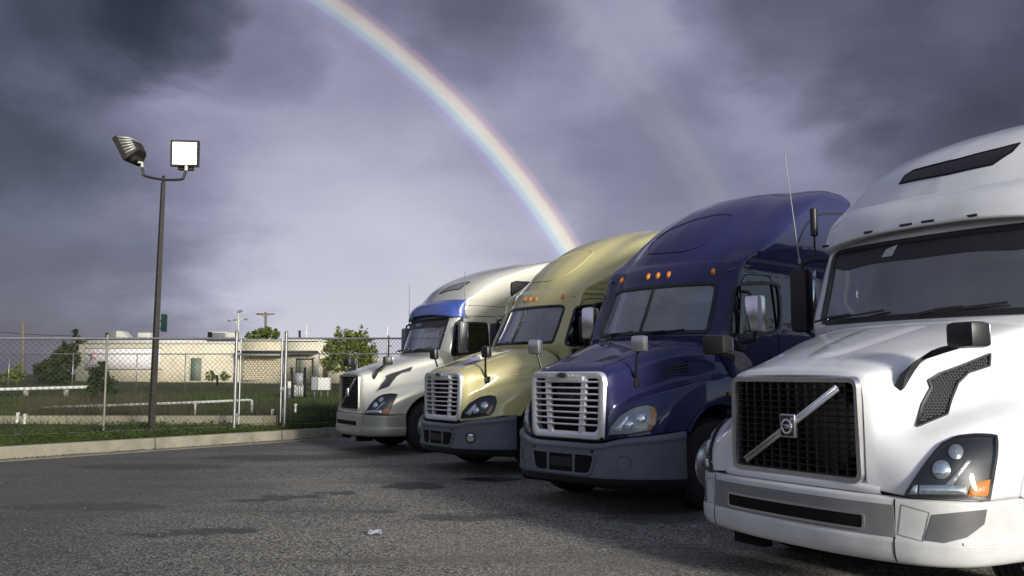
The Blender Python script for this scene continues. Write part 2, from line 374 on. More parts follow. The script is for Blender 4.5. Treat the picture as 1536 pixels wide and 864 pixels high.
class Sheet:
    def __init__(s, G, mirror=True):
        G = np.asarray(G, float)
        if mirror: G = np.concatenate([G[:, ::-1] * np.array([1, -1, 1]), G[:, 1:]], axis=1)
        a, b = G.shape[:2]; s.V = G.reshape(-1, 3)
        I = np.arange(a * b).reshape(a, b)
        s.F = np.stack([I[:-1, :-1], I[1:, :-1], I[1:, 1:], I[:-1, 1:]], -1).reshape(-1, 4)
        s.bvh = BVHTree.FromPolygons([Vector(v) for v in s.V], [tuple(map(int, f)) for f in s.F])
    def plane(s, out3):
        out3 = [Vector(p) for p in out3]; c = sum(out3, Vector()) / len(out3)
        n = Vector()
        for i, p in enumerate(out3): n += (p - c).cross(out3[(i + 1) % len(out3)] - c)
        n.normalize()
        h = s.bvh.find_nearest(c)
        body = Vector((-2.6, 0, 1.4))
        if n.dot(c - body) < 0: n = -n
        a = n.cross(Vector((0, 0, 1))); a = a.normalized() if a.length > .1 else Vector((0, 1, 0))
        return c, n, a, n.cross(a).normalized()
    def hit(s, c, n, p):
        r = s.bvh.ray_cast(p + n * .5, -n, 1.2)
        if r[0] is None:
            r = s.bvh.find_nearest(p)
        q, nn = r[0], r[1]
        if nn.dot(n) < 0: nn = -nn
        return q, nn
    def cut(s, out3):
        c, n, a, b = s.plane(out3)
        poly = np.array([((Vector(p) - c).dot(a), (Vector(p) - c).dot(b)) for p in out3])
        ctr = s.V[s.F].mean(1) - np.array(c); uv = np.stack([ctr @ np.array(a), ctr @ np.array(b)], 1); dz = np.abs(ctr @ np.array(n))
        ins = inside(poly, uv) & (dz < .45)
        kill, keep = s.F[ins], s.F[~ins]
        bd = np.intersect1d(np.unique(kill), np.unique(keep)) if len(kill) else []
        pp = np.array(densify(poly, .01))
        for i in bd:
            d = s.V[i] - np.array(c); q = np.array([d @ np.array(a), d @ np.array(b)])
            k = pp[np.argmin(((pp - q)**2).sum(1))]
            h, _ = s.hit(c, n, c + a * k[0] + b * k[1]); s.V[i] = np.array(h)
        s.F = keep
    def obj(s, name, m, parent, thick=.012, inner=None):
        used = np.unique(s.F); mp = -np.ones(len(s.V), int); mp[used] = np.arange(len(used))
        o = add(name, s.V[used], mp[s.F], m, parent, True, True, 42)
        # outward normals
        me = o.data; c = Vector((-2.6, 0, 1.4)); k = 0
        for p in me.polygons: k += p.area * (1 if (p.center - c).dot(p.normal) > 0 else -1)
        if k < 0: me.flip_normals()
        if thick:
            md = o.modifiers.new('thickness', 'SOLIDIFY'); md.thickness = thick; md.offset = -1
            if inner is not None: me.materials.append(inner); md.material_offset = 1; md.material_offset_rim = 0
        return o
    def stamp(s, out3, name, m, parent, off=.005, thick=.012, res=.05, bulge=0.0, br=.08):
        c, n, a, b = s.plane(out3)
        poly = densify([np.array(((Vector(p) - c).dot(a), (Vector(p) - c).dot(b))) for p in out3], res)
        clean = [poly[0]]
        for p in poly[1:]:
            if np.linalg.norm(p - clean[-1]) > .002: clean.append(p)
        if np.linalg.norm(clean[0] - clean[-1]) < .002: clean.pop()
        poly = np.array(clean); K = len(poly)
        lo, hi = poly.min(0), poly.max(0); gx, gy = np.meshgrid(np.arange(lo[0] + res * .5, hi[0], res), np.arange(lo[1] + res * .5, hi[1], res))
        g = np.stack([gx.ravel(), gy.ravel()], 1)
        g = g[inside(poly, g)] if len(g) else g
        if len(g):
            dm = np.sqrt(((g[:, None] - poly[None])**2).sum(2)).min(1); g = g[dm > res * .45]
        allp = [Vector(p) for p in poly] + [Vector(p) for p in g]
        r = delaunay_2d_cdt(allp, [(i, (i + 1) % K) for i in range(K)], [], 1, 1e-5)
        pts, F = r[0], [tuple(f) for f in r[2]]
        pol = np.array(poly); V = []
        for p in pts:
            q, nn = s.hit(c, n, c + a * p.x + b * p.y)
            e = 0
            if bulge:
                e = bulge * min(1, np.sqrt(((pol - np.array(p))**2).sum(1)).min() / br)
            V.append(q + nn * (off + e))
        # skirt
        cnt = {}
        for f in F:
            for i in range(len(f)):
                e = (f[i], f[(i + 1) % len(f)]); k = tuple(sorted(e)); cnt[k] = None if k in cnt else e
        idx = {}
        for e in [e for e in cnt.values() if e]:
            for i in e:
                if i not in idx: idx[i] = len(V); V.append(V[i] - n * thick)
            F.append((e[1], e[0], idx[e[0]], idx[e[1]]))
        return add(name, V, F, m, parent, True, True, 40)
    def ribbon(s, path, name, m, parent, width=.03, height=.012, closed=True, base=-.01):
        P = [Vector(p) for p in path]; N = len(P); V = []; F = []
        for i, p in enumerate(P):
            a = P[i - 1] if (i > 0 or closed) else p; b = P[(i + 1) % N] if (i < N - 1 or closed) else p
            t = (b - a).normalized(); h = s.bvh.find_nearest(p); q, n = h[0], h[1]
            c0 = Vector((-2.6, 0, 1.4))
            if n.dot(q - c0) < 0: n = -n
            sd = n.cross(t).normalized()
            for k, e in ((-.5, base), (-.42, height), (.42, height), (.5, base)): V.append(q + sd * (width * k) + n * e)
        for i in range(N if closed else N - 1):
            j = (i + 1) % N
            for k in range(3): F.append((i * 4 + k, i * 4 + k + 1, j * 4 + k + 1, j * 4 + k))
        return add(name, V, F, m, parent, True, True, 30)
def mir(pts): return [np.array((p[0], -p[1], p[2])) for p in reversed(list(pts))]
class Pose:
    def __init__(s, x, y, hd):
        a = R(hd); s.o = Vector((x, y, 0)); s.F = Vector((-math.sin(a), -math.cos(a), 0)); s.L = Vector((math.cos(a), -math.sin(a), 0)); s.rz = math.atan2(s.F.y, s.F.x)
    def surf(s, sheet, pix):
        """points of a sheet (thing coordinates) seen in the measured photo positions"""
        out = []; c = Vector((0, 0, CAM_H)) - s.o; o = Vector((c.dot(s.F), c.dot(s.L), c.z))
        for u, v in pix:
            r = ray(u, v); d = Vector((r.dot(s.F), r.dot(s.L), r.z)).normalized()
            h = sheet.bvh.ray_cast(o, d)
            if h[0] is None:
                # slide to the closest point of the sheet
                best = None
                for k in np.linspace(3, 30, 400):
                    q = sheet.bvh.find_nearest(o + d * float(k))
                    if best is None or q[3] < best[0]: best = (q[3], q[0])
                out.append(np.array(best[1]))
            else: out.append(np.array(h[0]))
        return out
POSE = {'white': Pose(1.945, 6.391, 59.6), 'silver': Pose(-3.321, 17.821, 61.0), 'navy': Pose(.53, 10.114, 47.65), 'gold': Pose(-1.208, 14.022, 56.45)}
# ------------------------------------------------------------------ the lot: asphalt, kerb, grass
KO = Vector((-9.12, 16.01, 0)); KD = Vector((.648, .761, 0)).normalized(); KN = Vector((-KD.y, KD.x, 0))
def lawn_z(x, y):
    v = (x - KO.x) * KN.x + (y - KO.y) * KN.y
    return .21 + .0135 * np.clip(v, 0, 60)
def on_lawn(u, v_):
    z = .3
    for _ in range(12):
        p = ground_pt(u, v_, z); z = float(lawn_z(p.x, p.y))
    return p
def node_mat(name):
    m = bpy.data.materials.new(name); m.use_nodes = True; n, l = m.node_tree.nodes, m.node_tree.links
    return m, n, l, n['Principled BSDF']
def asphalt():
    m, n, l, b = node_mat('worn_asphalt')
    tcn = n.new('ShaderNodeTexCoord'); O = tcn.outputs['Object']
    def N(sc, det=4, rg=.55, vec=O):
        k = n.new('ShaderNodeTexNoise'); k.inputs['Scale'].default_value = sc; k.inputs['Detail'].default_value = det; k.inputs['Roughness'].default_value = rg; l.new(vec, k.inputs['Vector']); return k
    def Mx(f, a, c, bt='MIX'):
        k = n.new('ShaderNodeMix'); k.data_type = 'RGBA'; k.blend_type = bt
        for i, x in ((0, f), (6, a), (7, c)):
            if isinstance(x, (int, float)): k.inputs[i].default_value = x
            elif isinstance(x, tuple): k.inputs[i].default_value = (*x, 1)
            else: l.new(x, k.inputs[i])
        return k.outputs[2]
    def Ma(op, a, c, cl=False):
        k = n.new('ShaderNodeMath'); k.operation = op; k.use_clamp = cl
        for i, x in enumerate((a, c)):
            if isinstance(x, (int, float)): k.inputs[i].default_value = x
            else: l.new(x, k.inputs[i])
        return k.outputs[0]
    def ramp(x, a, c):
        k = n.new('ShaderNodeMapRange'); l.new(x, k.inputs[0]); k.inputs[1].default_value = a; k.inputs[2].default_value = c; k.interpolation_type = 'SMOOTHSTEP'; return k.outputs[0]
    vo = n.new('ShaderNodeTexVoronoi'); vo.inputs['Scale'].default_value = 50; l.new(O, vo.inputs['Vector'])
    vs = n.new('ShaderNodeSeparateColor'); l.new(vo.outputs['Color'], vs.inputs[0])
    stone = ramp(vs.outputs[0], .0, 1.0)
    agg = Mx(stone, (.13, .122, .10), (.70, .66, .545))
    bind = Mx(ramp(vo.outputs['Distance'], .35, .62), agg, (.05, .048, .046))
    mid = N(9, 6, .7); col = Mx(ramp(mid.outputs[0], .35, .7), bind, Mx(.5, bind, (.30, .282, .235)))
    # long streaks of old tyre wear across the lot
    mp = n.new('ShaderNodeMapping'); l.new(O, mp.inputs[0]); mp.inputs['Rotation'].default_value = (0, 0, R(-35)); mp.inputs['Scale'].default_value = (.16, .9, 1)
    st = N(1.0, 6, .62, mp.outputs[0]); col = Mx(Ma('MULTIPLY', ramp(st.outputs[0], .46, .66), .62), col, (.10, .095, .082), 'MIX')
    lg = N(.22, 4, .5); col = Mx(Ma('MULTIPLY', ramp(lg.outputs[0], .42, .62), .25), col, (.40, .375, .31))
    # damp patches and stains, each with its own place and ragged shape
    wv = N(3.0, 7, .72); wsub = n.new('ShaderNodeVectorMath'); wsub.operation = 'MULTIPLY_ADD'; l.new(wv.outputs['Color'], wsub.inputs[0]); wsub.inputs[1].default_value = (.9, .9, 0); l.new(O, wsub.inputs[2])
    sx = n.new('ShaderNodeSeparateXYZ'); l.new(wsub.outputs[0], sx.inputs[0])
    tot = None
    for (u, v_, hw, hh, ang_, amp) in [(628, 729, 46, 5, 0, 1.0), (390, 750, 42, 2.6, 0, .9), (440, 745, 45, 2.8, 0, .9), (500, 740, 40, 2.2, 0, .8), (735, 719, 45, 3.6, 0, 1.0), (230, 802, 50, 2.5, 0, .7), (290, 798, 45, 3, 0, .8), (350, 796, 50, 3, 0, .85), (690, 776, 75, 5, 0, .55), (760, 772, 40, 3, 0, .5), (560, 768, 40, 1.8, 0, .5), (440, 686, 120, 4, 0, .6), (560, 681, 70, 3, 0, .6), (230, 700, 120, 4, 0, .5), (980, 775, 80, 10, 0, .5), (130, 760, 120, 5, 0, .4)]:
        p = ground_pt(u, v_); la = hw * p.y / FPX; lb = hh * p.y**2 / (FPX * CAM_H); ca, sa = math.cos(R(ang_)), math.sin(R(ang_))
        dx, dy = Ma('SUBTRACT', sx.outputs[0], p.x + .45), Ma('SUBTRACT', sx.outputs[1], p.y + .45)
        a = Ma('DIVIDE', Ma('ADD', Ma('MULTIPLY', dx, ca), Ma('MULTIPLY', dy, sa)), la); c = Ma('DIVIDE', Ma('SUBTRACT', Ma('MULTIPLY', dy, ca), Ma('MULTIPLY', dx, sa)), lb)
        d = Ma('ADD', Ma('MULTIPLY', a, a), Ma('MULTIPLY', c, c)); f = Ma('MULTIPLY', Ma('SUBTRACT', 1.0, ramp(d, .75, 1.35)), amp)
        tot = f if tot is None else Ma('MAXIMUM', tot, f)
    # asphalt colour darkens towards the left, with a ragged noise edge
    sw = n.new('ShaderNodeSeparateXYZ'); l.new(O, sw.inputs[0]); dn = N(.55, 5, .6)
    left_dark = ramp(Ma('ADD', Ma('MULTIPLY', Ma('ADD', sw.outputs[0], Ma('MULTIPLY', sw.outputs[1], .10)), -1.0), Ma('MULTIPLY', Ma('SUBTRACT', dn.outputs[0], .5), 5.0)), .1, 4.6)
    col = Mx(Ma('MULTIPLY', left_dark, .66), col, (.045, .043, .039))
    col = Mx(Ma('MULTIPLY', tot, .88), col, (.018, .018, .018))
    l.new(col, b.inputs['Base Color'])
    l.new(Ma('SUBTRACT', .86, Ma('MULTIPLY', tot, .40)), b.inputs['Roughness']); b.inputs['Specular IOR Level'].default_value = .35
    bp = n.new('ShaderNodeBump'); bp.inputs['Strength'].default_value = .55; bp.inputs['Distance'].default_value = .012
    h1 = Ma('ADD', Ma('MULTIPLY', vs.outputs[1], .5), Ma('MULTIPLY', N(140, 3, .7).outputs[0], .8)); l.new(h1, bp.inputs['Height'])
    bp2 = n.new('ShaderNodeBump'); bp2.inputs['Strength'].default_value = .25; bp2.inputs['Distance'].default_value = .12; l.new(N(1.3, 4, .6).outputs[0], bp2.inputs['Height']); l.new(bp.outputs[0], bp2.inputs['Normal'])
    l.new(bp2.outputs[0], b.inputs['Normal']); return m
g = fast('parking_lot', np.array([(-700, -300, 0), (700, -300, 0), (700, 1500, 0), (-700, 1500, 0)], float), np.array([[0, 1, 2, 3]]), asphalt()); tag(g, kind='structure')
M['concrete'] = mat('kerb_concrete', (.25, .232, .175), .85, var=.30, vscale=1.6, bump=.5, bscale=45, dirt=.80)
M['gutter'] = mat('gutter_concrete', (.19, .178, .14), .85, var=.25, vscale=3, bump=.4, bscale=50, dirt=.4)
kerb = empty('kerb', KO); tag(kerb, kind='structure')
rzk = math.atan2(KD.y, KD.x)
for i in range(-6, 12):
    L0 = -.12 + i * 3.05
    mb = MB().box((0, 0, 0), (3.02, .17, .44), None, .018); mb.v = [tuple(KD * p[0] + KN * (p[1] + (.010 if p[2] > 0 else -.012)) + Vector((0, 0, p[2])) + KD * (L0 + 1.5) + KN * .085 + Vector((0, 0, .012 + random.uniform(-.003, .003)))) for p in mb.v]
    mb.build('kerb_stone', M['concrete'], kerb)
    mb = MB().box((0, 0, 0), (3.04, .34, .04), None, .006); mb.v = [tuple(KD * (p[0] + L0 + 1.5) + KN * (p[1] - .185) + Vector((0, 0, p[2] - .008))) for p in mb.v]
    mb.build('gutter_slab', M['gutter'], kerb)
def grass_mat(name, a, bcol, sc=1.2):
    m, n, l, b = node_mat(name); t = n.new('ShaderNodeTexCoord'); k = n.new('ShaderNodeTexNoise'); k.inputs['Scale'].default_value = sc; k.inputs['Detail'].default_value = 6; l.new(t.outputs['Object'], k.inputs['Vector'])
    r = n.new('ShaderNodeValToRGB'); r.color_ramp.elements[0].position = .35; r.color_ramp.elements[1].position = .65; r.color_ramp.elements[0].color = (*a, 1); r.color_ramp.elements[1].color = (*bcol, 1)
    l.new(k.outputs[0], r.inputs[0]); l.new(r.outputs[0], b.inputs['Base Color']); b.inputs['Roughness'].default_value = .9; b.inputs['Specular IOR Level'].default_value = .2
    return m
# lawn sheet
us = np.concatenate([np.linspace(-400, -30, 8), np.linspace(-24, 60, 85), np.linspace(70, 600, 8)]); vs = np.concatenate([np.linspace(.17, 8, 22), np.linspace(9, 60, 35), np.linspace(70, 900, 8)])
U, Vv = np.meshgrid(us, vs, indexing='ij'); X = KO.x + KD.x * U + KN.x * Vv; Y = KO.y + KD.y * U + KN.y * Vv
Zl = lawn_z(X, Y) + np.where((Vv > .5) & (Vv < 50), RNG.normal(0, .012, X.shape), 0)
I = np.arange(X.size).reshape(X.shape); F = np.stack([I[:-1, :-1], I[1:, :-1], I[1:, 1:], I[:-1, 1:]], -1).reshape(-1, 4)
lw = fast('lawn', np.stack([X, Y, Zl], -1).reshape(-1, 3), F, grass_mat('lawn_soil_and_grass', (.030, .036, .013), (.060, .072, .022), .5), None, True); tag(lw, kind='structure')
def blades(name, pts, hmin, hmax, w, m, lean=.5, seg=1):
    n = len(pts); a = RNG.uniform(0, 2 * np.pi, n); h = RNG.uniform(hmin, hmax, n); ln = RNG.uniform(.05, lean, n) * h
    dx, dy = np.cos(a), np.sin(a); px, py = -dy * w, dx * w
    z0 = pts[:, 2] - .01
    V = np.empty((n, 3, 3)); V[:, 0] = np.stack([pts[:, 0] - px, pts[:, 1] - py, z0], 1); V[:, 1] = np.stack([pts[:, 0] + px, pts[:, 1] + py, z0], 1)
    V[:, 2] = np.stack([pts[:, 0] + dx * ln, pts[:, 1] + dy * ln, z0 + h], 1)
    return fast(name, V.reshape(-1, 3), np.arange(3 * n).reshape(n, 3), m)
def kpts(n, u0, u1, v0, v1, clump=0, rad=.2):
    if clump:
        c = np.stack([RNG.uniform(u0, u1, clump), RNG.uniform(v0, v1, clump)], 1); k = RNG.integers(0, clump, n); q = c[k] + RNG.normal(0, rad, (n, 2)); q[:, 1] = np.maximum(q[:, 1], .2)
    else: q = np.stack([RNG.uniform(u0, u1, n), RNG.uniform(v0, v1, n)], 1)
    x = KO.x + KD.x * q[:, 0] + KN.x * q[:, 1]; y = KO.y + KD.y * q[:, 0] + KN.y * q[:, 1]
    return np.stack([x, y, lawn_z(x, y)], 1)
gm1 = grass_mat('grass_blades', (.026, .042, .010), (.065, .088, .022), 2.0); gm2 = grass_mat('weed_leaves', (.020, .036, .010), (.045, .070, .016), 3.0); gm3 = grass_mat('dry_stalks', (.048, .042, .022), (.105, .092, .052), 2.0)
o = blades('grass', np.concatenate([kpts(26000, -4, 12, .18, 4.5), kpts(14000, -4, 12, .18, 4.5, 260, .16)]), .03, .13, .006, gm1); tag(o, 'short rough grass on the verge between kerb and fence', 'grass', kind='stuff')
o = blades('lawn_grass', np.concatenate([kpts(30000, -6, 30, 4.5, 22), kpts(14000, -10, 40, 20, 50)]), .05, .20, .014, gm1); tag(o, 'green grass of the field behind the fence', 'grass', kind='stuff')
# grit and dead leaves caught in the gutter
q_ = np.stack([RNG.uniform(-4, 14, 900), -np.abs(RNG.normal(0, .10, 900)) - .01], 1); gx_ = KO.x + KD.x * q_[:, 0] + KN.x * q_[:, 1]; gy_ = KO.y + KD.y * q_[:, 0] + KN.y * q_[:, 1]
GUT = np.stack([gx_, gy_, np.full(900, .022)], 1)
# broad-leaved weeds on the verge: many small leaf faces
def leaves(name, ctr, size, m, parent=None, flat=.4):
    n = len(ctr); d = RNG.normal(0, 1, (n, 3)); d[:, 2] *= flat; d /= np.linalg.norm(d, axis=1)[:, None]
    e = np.cross(d, RNG.normal(0, 1, (n, 3))); e /= np.linalg.norm(e, axis=1)[:, None]; s = RNG.uniform(.6, 1.3, n)[:, None] * size
    V = np.stack([ctr - d * s, ctr + e * s * .45, ctr + d * s, ctr - e * s * .45], 1).reshape(-1, 3)
    return fast(name, V, np.arange(4 * n).reshape(n, 4), m, parent)
o = leaves('gutter_leaves', GUT, .02, gm3, None, .15); tag(o, 'dead leaves and grit caught along the gutter', 'leaf litter', kind='stuff')
p = kpts(12000, -4, 12, .12, 3.2, 150, .25); p[:, 2] += np.abs(RNG.normal(0, .07, len(p)))
o = leaves('verge_weeds', p, .035, gm2); tag(o, 'dark broad-leaved weeds creeping along the kerb', 'weeds', kind='stuff')

# ------------------------------------------------------------------ chain-link fences
FO = Vector((-6.10, 21.65, 0)); FD = Vector((.74, .67, 0)).normalized()
M['galv'] = mat('galvanised_pipe', (.30, .305, .31), .42, .75, var=.15, vscale=6)
M['oldpost'] = mat('weathered_post', (.22, .21, .16), .6, .4, var=.2, vscale=8)
M['wire'] = mat('fence_wire', (.055, .055, .05), .55, .3)
def fp(k, z=0.0):
    p = FO + FD * k; return Vector((p.x, p.y, z))
def ftop(k): return 2.385 + .0265 * k
def fbase(k): q = fp(k); return float(lawn_z(q.x, q.y))
def mesh_wires(k0, k1, zb, zt, pitch=.058, r=.0042, org=fp):
    """interlocking zigzag wires, triangular section"""
    n = int((k1 - k0) / (pitch / 2)); V = []; F = []
    cols = np.arange(int((k1 - k0) / pitch) + 1)
    for c in cols:
        kk = k0 + c * pitch
        b, t_ = zb(kk), zt(kk); m = int((t_ - b) / pitch); zs = b + (t_ - b) * np.arange(m + 1) / m
        off = np.where((np.arange(m + 1) + c) % 2, pitch * 1.0, 0.0)
        for i in range(m + 1):
            q = org(min(kk + off[i], k1), zs[i]); 
            s = 1 if i % 2 else -1
            V.append((q.x, q.y + .004 * s, q.z))
    # build as crossed thin ribbons
    P = np.array(V); out = []; quads = []; idx = 0
    for c in cols:
        kk = k0 + c * pitch; m = int((zt(kk) - zb(kk)) / pitch); seg = P[idx:idx + m + 1]; idx += m + 1
        a, b = seg[:-1], seg[1:]; d = b - a; d /= np.linalg.norm(d, axis=1)[:, None] + 1e-9
        s1 = np.cross(d, np.array([.0, 1, 0])); s1 /= np.linalg.norm(s1, axis=1)[:, None] + 1e-9
        s2 = np.cross(d, s1)
        base = len(out) * 0
        tri = [s1 * r, (-.5 * s1 + .866 * s2) * r, (-.5 * s1 - .866 * s2) * r]
        ring = np.stack([a + tri[0], a + tri[1], a + tri[2], b + tri[0], b + tri[1], b + tri[2]], 1)
        out.append(ring)
    R_ = np.concatenate(out); n = len(R_); base = (np.arange(n) * 6)[:, None]
    q = np.array([[0, 1, 4, 3], [1, 2, 5, 4], [2, 0, 3, 5]]); F = (base[:, None, :] + q[None]).reshape(-1, 4)
    return R_.reshape(-1, 3), F
def post(name, k, m, parent, r=.024, extra=.03, base=None, lean=(0, 0)):
    b = fp(k, fbase(k) - .05 if base is None else base); t_ = fp(k, ftop(k) + extra) + Vector((*lean, 0))
    return MB().tube([b, t_, t_ + Vector((0, 0, .012))], [r, r, r * .6], 12).lathe([(r * 1.2, 0), (r * 1.2, .03), (r * .6, .06), (.0001, .065)], 12, 'z', t_).build(name, m, parent)
GA, GB = -.62, .62     # gate span (fence parameter)
for lab, k0, k1, posts in (('chain-link fence with tall galvanised posts, left of the gate', -16.0, GA - .03, [-15.9, -12.8, -9.7, -6.6, -3.6]), ('chain-link fence running right of the gate, behind the trucks', GB + .03, 16.0, [3.7, 6.8, 9.9, 13.0, 15.9])):
    fe = empty('chain_link_fence', fp(k0)); tag(fe, lab, 'fence', 'near chain-link fences')
    par = bpy.data.objects.new('x', None)
    lst = []
    for k in posts: lst.append(post('post', k, M['oldpost'], None))
    lst.append(post('end_post', k1 if k0 < 0 else k0, M['galv'], None, .042, .12))
    lst.append(MB().tube([fp(k, ftop(k)) for k in np.linspace(k0, k1, 12)], .024, 8).build('top_rail', M['galv'], None))
    lst.append(MB().tube([fp(k, fbase(k) + .06) for k in np.linspace(k0, k1, 12)], .006, 5).build('tension_wire', M['galv'], None))
    V, F = mesh_wires(max(k0, -9), min(k1, 10), lambda k: fbase(k) + .05, lambda k: ftop(k) + .035)
    w = fast('chain_link_mesh', V, F, M['wire']); tag(w, kind='stuff'); lst.append(w)
    for o in lst: o.parent = fe; o.matrix_parent_inverse = Matrix.Translation(-fe.location)
ga = empty('chain_link_gate', fp(0)); tag(ga, 'narrow chain-link gate with pipe frame beside the lamp post', 'gate')
lst = []
zt_ = lambda k: ftop(k) - .02; zb_ = lambda k: fbase(k) + .10
fr = MB().tube([fp(GA + .08, zb_(0)), fp(GA + .08, zt_(0)), fp(GB - .08, zt_(0) + .01), fp(GB - .08, zb_(0))], .024, 10, True); lst.append(fr.build('gate_frame', M['galv'], None))
V, F = mesh_wires(GA + .10, GB - .10, zb_, zt_); w = fast('chain_link_mesh', V, F, M['wire']); tag(w, kind='stuff'); lst.append(w)
for z in (.55, 2.0): lst.append(MB().box(fp(GA + .035, z), (.09, .05, .07), Matrix.Rotation(math.atan2(FD.y, FD.x), 3, 'Z'), .01).build('hinge', M['galv'], None))
lst.append(MB().box(fp(GB - .04, 1.15), (.14, .05, .10), Matrix.Rotation(math.atan2(FD.y, FD.x), 3, 'Z'), .01).tube([fp(GB - .14, 1.15), fp(GB + .05, 1.15)], .012).build('latch', M['galv'], None))
for o in lst: o.parent = ga; o.matrix_parent_inverse = Matrix.Translation(-ga.location)
# far fence across the field
ff = empty('chain_link_fence'); tag(ff, 'low distant chain-link fence crossing the field in front of the building', 'fence')
def ffp(k, z): return Vector((k, 47.0, z))
for u in (12, 108, 204, 277, 350, 425, 478, 535, 600): q = at_depth(u, 578, 47.0); MB().tube([(q.x, 47, .55), (q.x, 47, at_depth(u, 529, 47).z)], .03, 8).build('post', M['galv'], ff)
z1 = at_depth(200, 530.5, 47).z
MB().tube([(-32, 47, z1), (-18, 47, z1 - .02), (-2, 47, z1)], .028, 8).build('top_rail', M['galv'], ff)
V, F = mesh_wires(-30, -3, lambda k: .75, lambda k: z1, .08, .003, ffp); w = fast('chain_link_mesh', V, F, M['wire'], ff); tag(w, kind='stuff')

# ------------------------------------------------------------------ flood-lamp post
lp = on_lawn(227, 648); LPD = lp.y
lamp = empty('flood_lamp_post', lp); tag(lamp, 'tall dark lamp post with two floodlights, one lit, beside the fence', 'lamp post')
def LP(u, v, dy=0.0): return at_depth(u, v, LPD + dy) - lp
ptop = LP(245, 274)
ptop = Vector((ptop.x * 1.0, 0, ptop.z)); 
MB().tube([(0, 0, -.05), (ptop.x * .5, 0, ptop.z * .5), ptop], [.088, .072, .056], 4).build('pole', M['darkmetal'], lamp)
MB().box((0, 0, .015), (.26, .26, .03), None, .006).box((0, 0, .05), (.17, .17, .06), None, .01).build('base_plate', M['darkmetal'], lamp)
MB().tube([ptop, ptop + Vector((0, 0, .16))], .032, 10).build('pole_tenon', M['darkmetal'], lamp)
aL, aR = LP(213, 251), LP(279, 256); mL, mR = LP(216, 264), LP(274, 269)
path = catmull([aL, aL.lerp(mL, .6), mL + Vector((.03, 0, -.0)), ptop + Vector((0, 0, .07)), mR + Vector((-.03, 0, 0)), aR.lerp(mR, .6), aR], 5)
MB().tube([Vector(p) for p in path], .030, 10).build('cross_arm', M['darkmetal'], lamp)
M['litlens'] = mat('lit_lamp_glass', (1, 1, .95), .3, emit=((1.0, .985, .86), 5.0))
M['knuckle'] = mat('pale_cast_metal', (.5, .5, .45), .5, .4)
def flood(center, fdir, lit, base):
    z = Vector(fdir).normalized(); y = Vector((0, 0, 1)); x = y.cross(z).normalized(); y = z.cross(x)
    Mx_ = Matrix((x, y, z)).transposed()
    def T_(mb): mb.v = [tuple(Mx_ @ Vector(p) + center) for p in mb.v]; return mb
    h = MB()
    # rim
    o_, i_ = .315, .265
    V = [(sx * a, sy * a * .96, zz) for zz, a in ((-.10, o_), (.02, o_), (.02, i_), (-.03, i_)) for sx, sy in ((-1, -1), (1, -1), (1, 1), (-1, 1))]
    F = [(4 * k + i, 4 * k + (i + 1) % 4, 4 * k + 4 + (i + 1) % 4, 4 * k + 4 + i) for k in range(3) for i in range(4)]
    h.put(V, F)
    V = [(sx * a, sy * b + yo, zz) for zz, a, b, yo in ((-.10, .31, .295, 0), (-.30, .22, .17, -.06), (-.36, .15, .12, -.08)) for sx, sy in ((-1, -1), (1, -1), (1, 1), (-1, 1))]
    F = [(4 * k + i, 4 * k + (i + 1) % 4, 4 * k + 4 + (i + 1) % 4, 4 * k + 4 + i) for k in range(2) for i in range(4)] + [(8, 9, 10, 11)]
    h.put(V, F)
    fl = T_(h).build('floodlight', M['darkmetal'], lamp, True, 25)
    lens = T_(MB().box((0, 0, -.008), (.535, .515, .02), None, .006)).build('lamp_glass', M['litlens'] if lit else M['sideglass'], fl)
    fn = MB()
    for k in range(6):
        yy = .235 - k * .083
        w = .305 - .0 * k
        fn.prism([(-w, yy, -.09), (w, yy, -.09), (.20, yy * .6 - .04, -.31), (-.20, yy * .6 - .04, -.31)], (0, .034, 0))
    fn.v = [(p[0] * 1.05, p[1] * 1.06, p[2] - .01) for p in fn.v]
    T_(fn).build('cooling_fins', M['knuckle'], fl)
    T_(MB().box((0, -.30, -.14), (.34, .14, .16), None, .02)).build('ballast_box', M['darkmetal'], fl)
    MB().tube([base, base + Vector((0, 0, .10)), Vector(center) + Mx_ @ Vector((0, -.36, -.14))], .038, 10).build('knuckle', M['knuckle'], fl)
flood(LP(277, 230), (.10, -1, -.03), True, aR); flood(LP(189, 228), (-.86, .12, -.50), False, aL)
# green street sign fixed behind the post
sg = empty('street_sign', lp + Vector((LP(243, 484).x, .12, LP(243, 484).z))); tag(sg, 'small green sign plate fixed edge-on to the lamp post', 'sign')
M['green'] = mat('green_sign_paint', (.010, .040, .030), .4)
MB().box((0, 0, 0), (.012, .24, .40), Matrix.Rotation(R(-10), 3, 'Z'), .003).build('plate', M['green'], sg); box('bracket', (-.045, 0, .05), (.09, .03, .03), M['darkmetal'], sg); box('bracket', (-.045, 0, -.12), (.09, .03, .03), M['darkmetal'], sg)

